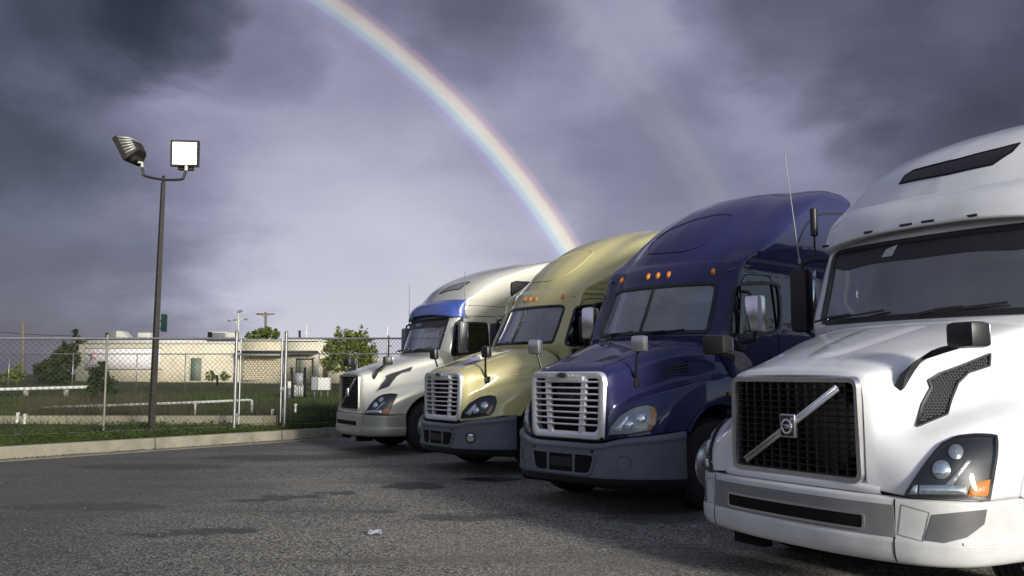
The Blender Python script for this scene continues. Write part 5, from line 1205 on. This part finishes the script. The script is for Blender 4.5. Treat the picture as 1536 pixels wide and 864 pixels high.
# ---------------------------------------------------------------- truck with the chrome barred grille and split windshield
def truck_bars(pk, label, paint, lamp_m, door_mirror_m, hood_mirror_m, fog):
    ps = POSE[pk]; t = empty('semi_truck', ps.o, ps.rz); tag(t, label, 'truck', 'semi trucks parked side by side')
    PN = POSE['navy']
    H = [
     [(-.13, 0, 1.565), (-.13, .30, 1.56), (-.14, .48, 1.545), (-.15, .575, 1.49), (-.145, .598, 1.35), (-.14, .592, 1.20), (-.135, .585, 1.05), (-.13, .58, .92), (-.12, .575, .80)],
     [(-.20, 0, 1.615), (-.20, .30, 1.61), (-.22, .50, 1.588), (-.24, .605, 1.53), (-.235, .632, 1.38), (-.22, .635, 1.22), (-.19, .64, 1.08), (-.165, .645, .95), (-.15, .64, .82)],
     [(-.45, 0, 1.695), (-.45, .32, 1.69), (-.47, .55, 1.655), (-.49, .655, 1.585), (-.48, .69, 1.45), (-.44, .72, 1.30), (-.37, .785, 1.18), (-.27, .82, .99), (-.25, .82, .84)],
     [(-.75, 0, 1.79), (-.75, .34, 1.785), (-.75, .59, 1.745), (-.76, .715, 1.665), (-.75, .755, 1.53), (-.70, .81, 1.38), (-.60, .92, 1.265), (-.44, .985, 1.03), (-.40, .99, .87)],
     [(-1.05, 0, 1.885), (-1.05, .36, 1.88), (-1.05, .65, 1.835), (-1.05, .785, 1.75), (-1.05, .84, 1.61), (-1.0, .925, 1.45), (-.88, 1.06, 1.34), (-.62, 1.115, 1.10), (-.60, 1.125, .90)],
     [(-1.32, 0, 1.955), (-1.33, .38, 1.95), (-1.35, .71, 1.905), (-1.35, .855, 1.825), (-1.35, .93, 1.68), (-1.34, 1.02, 1.51), (-1.25, 1.14, 1.42), (-1.05, 1.19, 1.20), (-.90, 1.205, .90)],
     [(-1.42, 0, 1.965), (-1.45, .40, 1.96), (-1.52, .76, 1.92), (-1.56, .92, 1.84), (-1.56, 1.0, 1.70), (-1.56, 1.08, 1.54), (-1.55, 1.165, 1.44), (-1.55, 1.205, 1.23), (-1.52, 1.21, .90)],
     [(-1.46, 0, 1.94), (-1.49, .40, 1.935), (-1.57, .77, 1.895), (-1.66, .95, 1.82), (-1.70, 1.03, 1.69), (-1.72, 1.10, 1.54), (-1.73, 1.17, 1.44), (-1.74, 1.205, 1.23), (-1.74, 1.21, .90)]]
    for r_ in range(2, 6):
        p5, p6 = H[r_][5], H[r_][6]; H[r_][5] = (p5[0], p5[1] - .028, p5[2] - .012); H[r_][6] = (p6[0], p6[1] + .012, p6[2] + .034)
    hood = Sheet(loft(H, 9, 9)); hs = Sheet(loft(H, 9, 9)); AX = -1.36
    for s in (1, -1):
        a = circle3((AX, s * 1.2, .53), .66, 48); hood.cut(a if s > 0 else a[::-1])
    hood.obj('hood', paint, t, .014)
    gapG = loft(H, 9, 9)[-1]; hs.ribbon([q for q in gapG], 'hood_gap', M['matt'], t, .03, .004, False); hs.ribbon([q * np.array((1, -1, 1)) for q in gapG], 'hood_gap', M['matt'], t, .03, .004, False)
    for s in (1, -1):
        hs.ribbon(circle3((AX, s * 1.2, .53), .675, 36, 28, 140), 'arch_lip', paint, t, .045, .012, False)
        V = []
        for a in np.linspace(-10, 190, 24):
            for y in (0, -.55): V.append((AX +   .71 * math.cos(R(a)), s * (1.14 + y), .53 + .71 * math.sin(R(a))))
        add('wheel_well', V, [(2 * i, 2 * i + 1, 2 * i + 3, 2 * i + 2) for i in range(23)], M['matt'], t)
        # hood top dents drawn as flat black patches, and raised crease
        dn = [(-.36, s * .20, 1.67), (-.36, s * .34, 1.67), (-.60, s * .42, 1.74), (-.60, s * .27, 1.745)]
        hs.stamp(dn, 'hood_dent_patch', M['black'], t, .0015, .004, .06)
        hs.ribbon([np.array((x, s * (.46 + .12 * (-x - .25)), 1.62 + (-x - .2) * .3)) for x in np.linspace(-.25, -1.4, 16)], 'hood_crease', paint, t, .03, .006, False)
    # chrome grille surround
    def bw(p): return np.array((p[0] + .055 * (1 - (p[1] / .6)**2), p[1], p[2]))
    yz_o = rounded([(.598, 1.555), (-.598, 1.555), (-.575, .79), (.575, .79)], [.14, .14, .10, .10], 7)
    yz_i = rounded([(.503, 1.478), (-.503, 1.478), (-.478, .885), (.478, .885)], [.05, .05, .07, .07], 7)
    V = []; F = []; n = len(yz_o)
    for o, i in zip(yz_o, yz_i):
        O = bw((-.165, o[0], o[1])); I = bw((-.165, i[0], i[1])); X = np.array((1, 0, 0))
        V += [O - X * .03, O + X * .02, O * .75 + I * .25 + X * .045, O * .35 + I * .65 + X * .045, I + X * .03, I - X * .06]
    for i in range(n):
        j = (i + 1) % n
        for k in range(5): F.append((6 * i + k, 6 * i + k + 1, 6 * j + k + 1, 6 * j + k))
    add('grille_surround', V, F, M['alu'], t, True, True, 40)
    # brow over the middle of the opening
    V = []
    ys = np.linspace(-.285, .285, 13)
    for y in ys:
        e = .0 if abs(y) < .27 else .012
        p = bw((-.165, y, 0))
        V += [(p[0] + .045, y, 1.50), (p[0] + .040, y, 1.445 + e), (p[0] - .04, y, 1.45 + e), (p[0] - .04, y, 1.50)]
    F = [(4 * i + k, 4 * i + (k + 1) % 4, 4 * i + 4 + (k + 1) % 4, 4 * i + 4 + k) for i in range(12) for k in range(4)] + [(0, 1, 2, 3), (48, 49, 50, 51)]
    add('grille_brow', V, F, M['alu'], t, True, True, 30)
    MB().box((-.25, 0, 1.18), (.02, 1.04, .64)).build('grille_backing', M['matt'], t)
    MB().box((-.235, 0, 1.18), (.01, .50, .60)).build('radiator_screen', M['black'], t)
    for k in range(8):
        z = 1.44 - .068 * k; hw = .50 - .022 * k / 7
        mb = MB(); P = [bw((-.150, y, z)) for y in np.linspace(-hw, hw, 13)]
        V = []
        for p in P: V += [p + np.array((.014, 0, .009)), p + np.array((.018, 0, .0)), p + np.array((.012, 0, -.011)), p + np.array((-.03, 0, -.004)), p + np.array((-.03, 0, .006))]
        F = [(5 * i + q, 5 * i + (q + 1) % 5, 5 * i + 5 + (q + 1) % 5, 5 * i + 5 + q) for i in range(12) for q in range(5)]
        mb.put(V, F).build('grille_bar', M['alu'], t)
    for s in (1, -1):
        P = []
        for z in np.linspace(1.475, .87, 9):
            k = (1.475 - z) / .6; y0 = s * (.292 - .05 * k); w = .034
            p = bw((-.155, y0, z)); P += [p + np.array((.012, -w, 0)), p + np.array((.012, w, 0)), p + np.array((-.03, w, 0)), p + np.array((-.03, -w, 0))]
        F = [(4 * i + q, 4 * i + (q + 1) % 4, 4 * i + 4 + (q + 1) % 4, 4 * i + 4 + q) for i in range(8) for q in range(4)] + [(0, 1, 2, 3), (32, 33, 34, 35)]
        add('grille_post', P, F, M['alu'], t, True, True, 30)
    bc = Vector((-.055, 0, 1.513))
    bd = MB().lathe([(.0001, .012), (.030, .010), (.036, .002), (.036, -.03)], 24, 'x', (0, 0, 0))
    bd.v = [(bc.x + p[0], bc.y + p[1] * 2.7, bc.z + p[2]) for p in bd.v]
    bo = bd.build('badge', M['dullchrome'], t)
    pl_ = MB().lathe([(.0001, .0145), (.024, .0145), (.026, .006)], 24, 'x'); pl_.v = [(bc.x + p[0], bc.y + p[1] * 3.0, bc.z + p[2]) for p in pl_.v]; pl_.build('badge_field', M['black'], bo)
    text_obj('badge_lettering', 'FREIGHTLINER', .017, M['chrome'], bo, bc + Vector((.0155, 0, 0)), (0, 1, 0), (0, 0, 1), .0006, stretch=1.0)
    # bumper
    plan = [(-.03, 0), (-.04, .35), (-.075, .56), (-.13, .72), (-.22, .87), (-.35, 1.01), (-.50, 1.11), (-.62, 1.175), (-.735, 1.21)]
    ztop = [.765, .765, .775, .815, .842, .862, .88, .895, .908]; zbot = [.315, .315, .315, .312, .306, .30, .295, .29, .285]
    pl = np.array(plan); tn = np.gradient(pl, axis=0); nr = np.stack([tn[:, 1], -tn[:, 0]], 1); nr /= np.linalg.norm(nr, axis=1)[:, None]
    prof = [(-.14, 1.0), (-.03, 1.0), (0, .97), (.012, .90), (.0, .84), (.0, .55), (.006, .22), (-.004, .17), (-.03, .05), (-.09, 0)]
    rows = [[(p[0] + q[0] * e, p[1] + q[1] * e, zb + (zt - zb) * k) for p, q, zt, zb in zip(pl, nr, ztop, zbot)] for e, k in prof]
    bs = Sheet(loft(rows, 8, 3)); bs.obj('bumper', M['greyplastic'], t, .01)
    lr = [[(p[0] + q[0] * (e + .004), p[1] + q[1] * (e + .004), zb + (zt - zb) * k) for p, q, zt, zb in zip(pl, nr, ztop, zbot)] for e, k in ((.004, .175), (-.004, .16), (-.03, .05), (-.09, -.005))]
    Sheet(loft(lr, 8, 3)).obj('bumper_lip', M['black'], t, .006)
    def onb(pts): return [np.array((bs.bvh.ray_cast(Vector((1, y, z)), Vector((-1, 0, 0)))[0]) or (0, y, z)) for y, z in pts]
    lo = onb(densify(rounded([(.50, .655), (-.50, .655), (-.43, .43), (.43, .43)], .07, 5), .05))
    bs.ribbon(lo, 'opening_rim', M['greyplastic'], t, .035, .018)
    bs.stamp(lo, 'lower_opening', M['matt'], t, .003, .006, .06)
    for y in (-.20, .20):
        q = onb([(y - .018, .645), (y + .018, .645), (y + .014, .44), (y - .014, .44)]); bs.stamp(q, 'opening_strut', M['greyplastic'], t, .016, .02, .05)
    q = onb([(-.16, .60), (.16, .60), (.16, .50), (-.16, .50)]); bs.stamp(q, 'plate_holder', M['black'], t, .010, .01, .05)
    for s in (1, -1):
        q = onb(rounded([(s * .47, .70), (s * .44, .70), (s * .44, .67), (s * .47, .67)], .012)); bs.stamp(q, 'bumper_plug', M['matt'], t, .004, .004, .02)
        fc = onb(rounded([(s * .86, .64), (s * .74, .64), (s * .74, .51), (s * .86, .51)], .05, 4))
        if fog:
            f_ = bs.stamp(fc, 'fog_lamp', M['lampwhite'], t, .006, .01, .03, .012); bs.ribbon(densify(fc, .02), 'fog_lamp_rim', M['black'], f_, .02, .014)
        else:
            f_ = bs.stamp(fc, 'fog_lamp_blank', M['greyplastic'], t, .010, .015, .03); bs.ribbon(densify(fc, .02), 'blank_rim', M['black'], f_, .014, .004)
            bs.ribbon(onb([(s * y, .50 - .0 * y) for y in np.linspace(.66, .84, 6)]), 'bumper_fold', M['greyplastic'], t, .03, .012, False)
        bs.ribbon([np.array((p[0] + q_[0] * .01, s * (p[1] + q_[1] * .01), zb + (zt - zb) * .2)) for p, q_, zt, zb in zip(pchip(pl, 3)[6:], pchip(nr, 3)[6:], pchip(np.array(ztop), 3)[6:], pchip(np.array(zbot), 3)[6:])], 'bumper_step', M['greyplastic'], t, .02, .006, False)
    MB().box((-.5, 0, .33), (.55, 1.7, .12), None, .03).build('air_dam', M['matt'], t)
    MB().box((-.20, 0, .80), (.18, 1.1, .07)).build('bumper_gap', M['matt'], t)
    # headlamps
    def P_(l): return PN.surf(hs, l)
    hl = P_([(911, 653.5), (915, 640), (930, 623), (951, 611), (970, 607), (982, 609.5), (986.5, 620), (983, 637), (975, 646.5), (943, 651.5)])
    def circ(u, v, r): return [(u + r * math.cos(R(a)), v + r * math.sin(R(a))) for a in range(0, 360, 24)]
    am = P_([(975.5, 612.5), (983, 613), (984, 626), (977, 645), (970, 647), (977, 628)])
    bits = [('projector_lamp', P_(circ(962, 627, 8)), M['lampwhite'], .016), ('projector_lamp', P_(circ(943, 637, 7.5)), M['lampwhite'], .012), ('reflector_fin', P_([(921, 645), (938, 625), (944, 624), (932, 648)]), M['lampwhite'], .010)]
    for s in (1, -1):
        f = (lambda p: p) if s > 0 else mir
        h = hs.stamp(f(hl), 'headlight', lamp_m, t, .004, .02, .05)
        for nm, q, mm, of in bits: hs.stamp(f(q), nm, mm, h, of, .01, .016, .012, .03)
        if not fog: hs.stamp(f(am), 'turn_signal', M['amber'], h, .014, .01, .02)
        else: hs.stamp(f(P_([(977, 625), (980, 630), (974, 644), (966, 646)])), 'turn_signal', M['amber'], h, .010, .01, .02)
        hs.stamp(f(hl), 'headlight_lens', M['lens'], h, .024, .003, .05, .006)
        hs.ribbon(densify(f(hl), .03), 'headlight_seal', M['black'], h, .016, .022)
        # hood side vent with louvres
        vp = [(995.5, 563), (1002, 549), (1031.5, 540.5), (1033.5, 560)]; vt = P_(vp)
        v = hs.stamp(f(vt), 'hood_vent', M['matt'] if pk == 'navy' else paint, t, .003, .01, .04)
        for k in range(1, 4):
            q0, q1 = vt[0] + (vt[1] - vt[0]) * k / 4, vt[3] + (vt[2] - vt[3]) * k / 4
            hs.ribbon(f(densify([q0, q1], .05, False)), 'vent_louvre', M['black'] if pk == 'navy' else paint, v, .022, .016, False)
        hs.ribbon(f(densify(vt, .03)), 'vent_frame', paint, v, .03, .012)
        # hood mirror
        b, hd = Vector((-.53, s * .675, 1.43)), Vector((-.43, s * .83, 1.86))
        hm = MB().box(b + Vector((0, s * .015, 0)), (.10, .06, .12), None, .025).tube([b, b.lerp(hd, .25) + Vector((.03, s * .02, 0)), b.lerp(hd, .75) + Vector((.02, 0, 0)), hd], [.022, .018, .016, .016], 8).build('hood_mirror', M['black'], t)
        MB().box(hd, (.09, .19, .18), None, .035).build('mirror_housing', hood_mirror_m, hm)
        MB().box(hd + Vector((-.048, 0, 0)), (.006, .15, .14), None, .002).build('mirror_face', M['lampgrey'], hm)
        # side marker on the cowl
        ma = MB().box((-1.60, s * 1.215, 1.30), (.09, .03, .055), None, .012).build('cowl_marker', M['amber'], t)
    # cab
    XR = -5.05
    cab = [ring(.60, -1.58, -1.72, .9, -1.86, 1.14, XR), ring(1.2, -1.55, -1.70, .9, -1.84, 1.16, XR), ring(1.80, -1.48, -1.69, .89, -1.82, 1.15, XR), ring(1.99, -1.43, -1.665, .885, -1.815, 1.14, XR),
           ring(2.32, -1.59, -1.81, .855, -1.93, 1.115, XR), ring(2.64, -1.75, -1.955, .83, -2.05, 1.085, XR), ring(2.80, -1.83, -2.01, .81, -2.10, 1.08, XR), ring(2.90, -1.90, -2.07, .80, -2.17, 1.085, XR), ring(2.95, -1.96, -2.13, .80, -2.25, 1.09, XR)]
    cs = Sheet(loft(cab, 12, 9)); src = Sheet(loft(cab, 12, 9))
    def onc(yz): return [np.array(src.bvh.ray_cast(Vector((1, y, z)), Vector((-1, 0, 0)))[0]) for y, z in yz]
    whole = onc(densify(rounded([(.865, 2.03), (.812, 2.635), (-.812, 2.635), (-.865, 2.03)], [.05, .09, .09, .05]), .06))
    cs.cut(whole)
    for s in (1, -1):
        h_ = onc(densify(rounded([(s * .012, 2.03), (s * .012, 2.635), (s * .812, 2.635), (s * .865, 2.03)], [.005, .005, .09, .05]), .06))
        src.stamp(h_, 'windshield', M['glass2'], t, -.008, .004, .10)
    src.ribbon(whole, 'windshield_seal', M['black'], t, .05, .010)
    src.ribbon(onc([(0, z) for z in np.linspace(2.03, 2.635, 8)]), 'windshield_divider', M['black'], t, .032, .010, False)
    dpx = [(1106, 428), (1135, 425), (1161, 426), (1168, 438), (1170, 482), (1159, 499), (1104, 503), (1093, 498), (1094, 485), (1101, 440)]
    dw = smooth_closed(PN.surf(src, dpx), 4); cs.cut(dw); cs.cut(mir(dw))
    cs.obj('cab', paint, t, .03, M['interior'])
    interior(t, -1.62, 1.98, 2.60, .95)
    wiper(t, (-1.36, .12, 2.01), (-1.53, .62, 2.06)); wiper(t, (-1.50, -.62, 2.00), (-1.45, -.12, 2.06))
    MB().box((-1.70, .42, 2.035), (.16, .30, .012), None, .003).build('paper', M['paper'], t)
    for s, o in ((1, dw), (-1, mir(dw))):
        w = src.stamp(o, 'door_window', M['sideglass'], t, -.012, .004, .12); src.ribbon(densify(o, .03), 'window_seal', M['black'], w, .045, .008)
        def ons(xz): 
            r = [src.bvh.ray_cast(Vector((x, s * 3, z)), Vector((0, -s, 0)))[0] for x, z in xz]; return [np.array(q) for q in r if q]
        src.ribbon(ons(densify(rounded([(-1.90, .75), (-1.86, 1.85), (-2.08, 2.74), (-2.74, 2.76), (-2.80, .75)], [0, .1, .16, .12, 0]), .06)[:-16]), 'door_seam', M['matt'], t, .014, .003, False)
        src.ribbon(ons(densify([(-2.02, 2.78), (-2.12, 2.84), (-2.9, 2.86), (-4.9, 2.86)], .1, False)), 'roof_gutter', paint, t, .035, .022, False)
        box('door_handle', (-2.66, s * 1.165, 1.72), (.20, .035, .05), M['black'], t, None, .01)
        dm = empty('door_mirror', (0, 0, 0)); dm.parent = t
        MB().box((-1.97, s * 1.32, 2.235), (.15, .21, .44), Matrix.Rotation(R(-8 * s), 3, 'Z'), .045).build('mirror_housing', door_mirror_m, dm)
        MB().box((-2.05, s * 1.33, 2.235), (.006, .17, .38), Matrix.Rotation(R(-8 * s), 3, 'Z')).build('mirror_face', M['chrome'], dm)
        MB().tube([(-1.97, s * 1.32, 2.04), (-1.97, s * 1.30, 1.93), (-1.93, s * 1.12, 1.88)], .024, 8).build('mirror_arm', M['black'], dm)
        MB().tube([(-1.97, s * 1.31, 2.42), (-1.98, s * 1.22, 2.50), (-2.03, s * 1.08, 2.52)], .02, 8).build('mirror_arm', M['black'], dm)
        box('mirror_base', (-1.90, s * 1.16, 1.86), (.16, .06, .12), M['black'], dm, None, .02)
    # roof
    rf = [ring(2.90, -1.905, -2.075, .80, -2.175, 1.088, XR), ring(2.96, -1.97, -2.14, .80, -2.26, 1.10, XR), ring(3.06, -2.03, -2.25, .78, -2.50, 1.11, XR), ring(3.22, -2.14, -2.42, .76, -2.82, 1.12, XR), ring(3.42, -2.34, -2.68, .73, -3.15, 1.12, XR),
          ring(3.62, -2.62, -2.98, .70, -3.46, 1.12, XR), ring(3.81, -2.98, -3.32, .66, -3.78, 1.11, XR), ring(3.97, -3.40, -3.70, .60, -4.10, 1.07, XR + .02), ring(4.09, -3.85, -4.10, .52, -4.42, .98, XR + .05),
          ring(4.165, -4.25, -4.42, .42, -4.66, .80, XR + .1), ring(4.195, -4.55, -4.65, .25, -4.75, .45, XR + .15), ring(4.20, -4.7, -4.75, .05, -4.78, .1, XR + .18)]
    rs = Sheet(loft(rf, 9, 7)); rs.obj('roof_fairing', paint, t, .01)
    pp = PN.surf(rs, [(973, 380), (980, 363), (996, 350), (1020, 338), (1052, 327), (1096, 322), (1092, 336), (1075, 355), (1052, 368), (1020, 377)])
    rs.ribbon(densify(smooth_closed(pp, 4), .05), 'roof_panel_edge', paint, t, .035, .012)
    pp2 = PN.surf(rs, [(1080, 386), (1110, 380), (1150, 378), (1180, 386)])
    for s in (1, -1):
        pa = [np.array((x, s * 1.12, z)) for x, z in densify([(-2.42, 3.02), (-2.95, 3.12), (-3.6, 3.20), (-4.6, 3.22)], .1, False)]
        rs.ribbon(pa, 'roof_crease', paint, t, .05, .014, False)
        pa = [np.array((x, s * 1.1, z)) for x, z in densify(catmull([(-3.35, 3.25, 0), (-3.6, 3.52, 0), (-4.0, 3.70, 0), (-4.6, 3.78, 0)], 5)[:, :2], .1, False)]
        rs.ribbon(pa, 'side_contour', M['black'] if pk == 'navy' else paint, t, .03, .006, False)
        # rear fairing fins
        MB().prism([(-4.85, s * 1.10, 1.2), (-5.45, s * 1.13, 1.2), (-5.45, s * 1.13, 3.9), (-4.95, s * 1.06, 3.85)], (0, -s * .04, 0)).build('side_extender', paint, t)
    MB().prism([(-4.80, -.62, 4.11), (-4.80, .62, 4.11), (-5.35, .85, 4.05), (-5.35, -.85, 4.05)], (0, 0, .04)).build('roof_extender', paint, t)
    # five clearance lights over the windshield
    for y in (-.736, -.165, 0, .165, .736):
        q = src.bvh.ray_cast(Vector((1, y, 2.785)), Vector((-1, 0, 0))); nn = q[1] if q[1].x > 0 else -q[1]
        ml = MB().lathe([(.0001, .030), (.5, .026), (.85, .014), (1, 0), (1, -.01)], 14, 'x')
        rot = nn.to_track_quat('X', 'Z').to_matrix()
        ml.v = [tuple(rot @ Vector((p[0], p[1] * .032, p[2] * .052)) + q[0]) for p in ml.v]; ml.build('marker_light', M['amber'], t)
    MB().box((XR + .02, 0, 2.3), (.05, 2.1, 2.4)).build('rear_wall', paint, t)
    chassis(t, AX, XR, R(-13))
    return t

truck_mesh('white', 'large white semi truck with black mesh grille, nearest the camera', M['white'], M['white_lo'], M['midgrey'], M['white'], None)
truck_bars('navy', 'dark navy blue semi truck with chrome barred grille and clear headlights', M['navy'], M['lampgrey'], M['chrome'], M['dullchrome'], False)
truck_bars('gold', 'pale gold semi truck with chrome barred grille and dark headlights', M['gold'], M['black'], M['black'], M['black'], True)
truck_mesh('silver', 'champagne silver semi truck with blue visor, farthest in the row by the kerb', M['silver'], M['silver_lo'], M['silver_lo'], M['blue'], None)
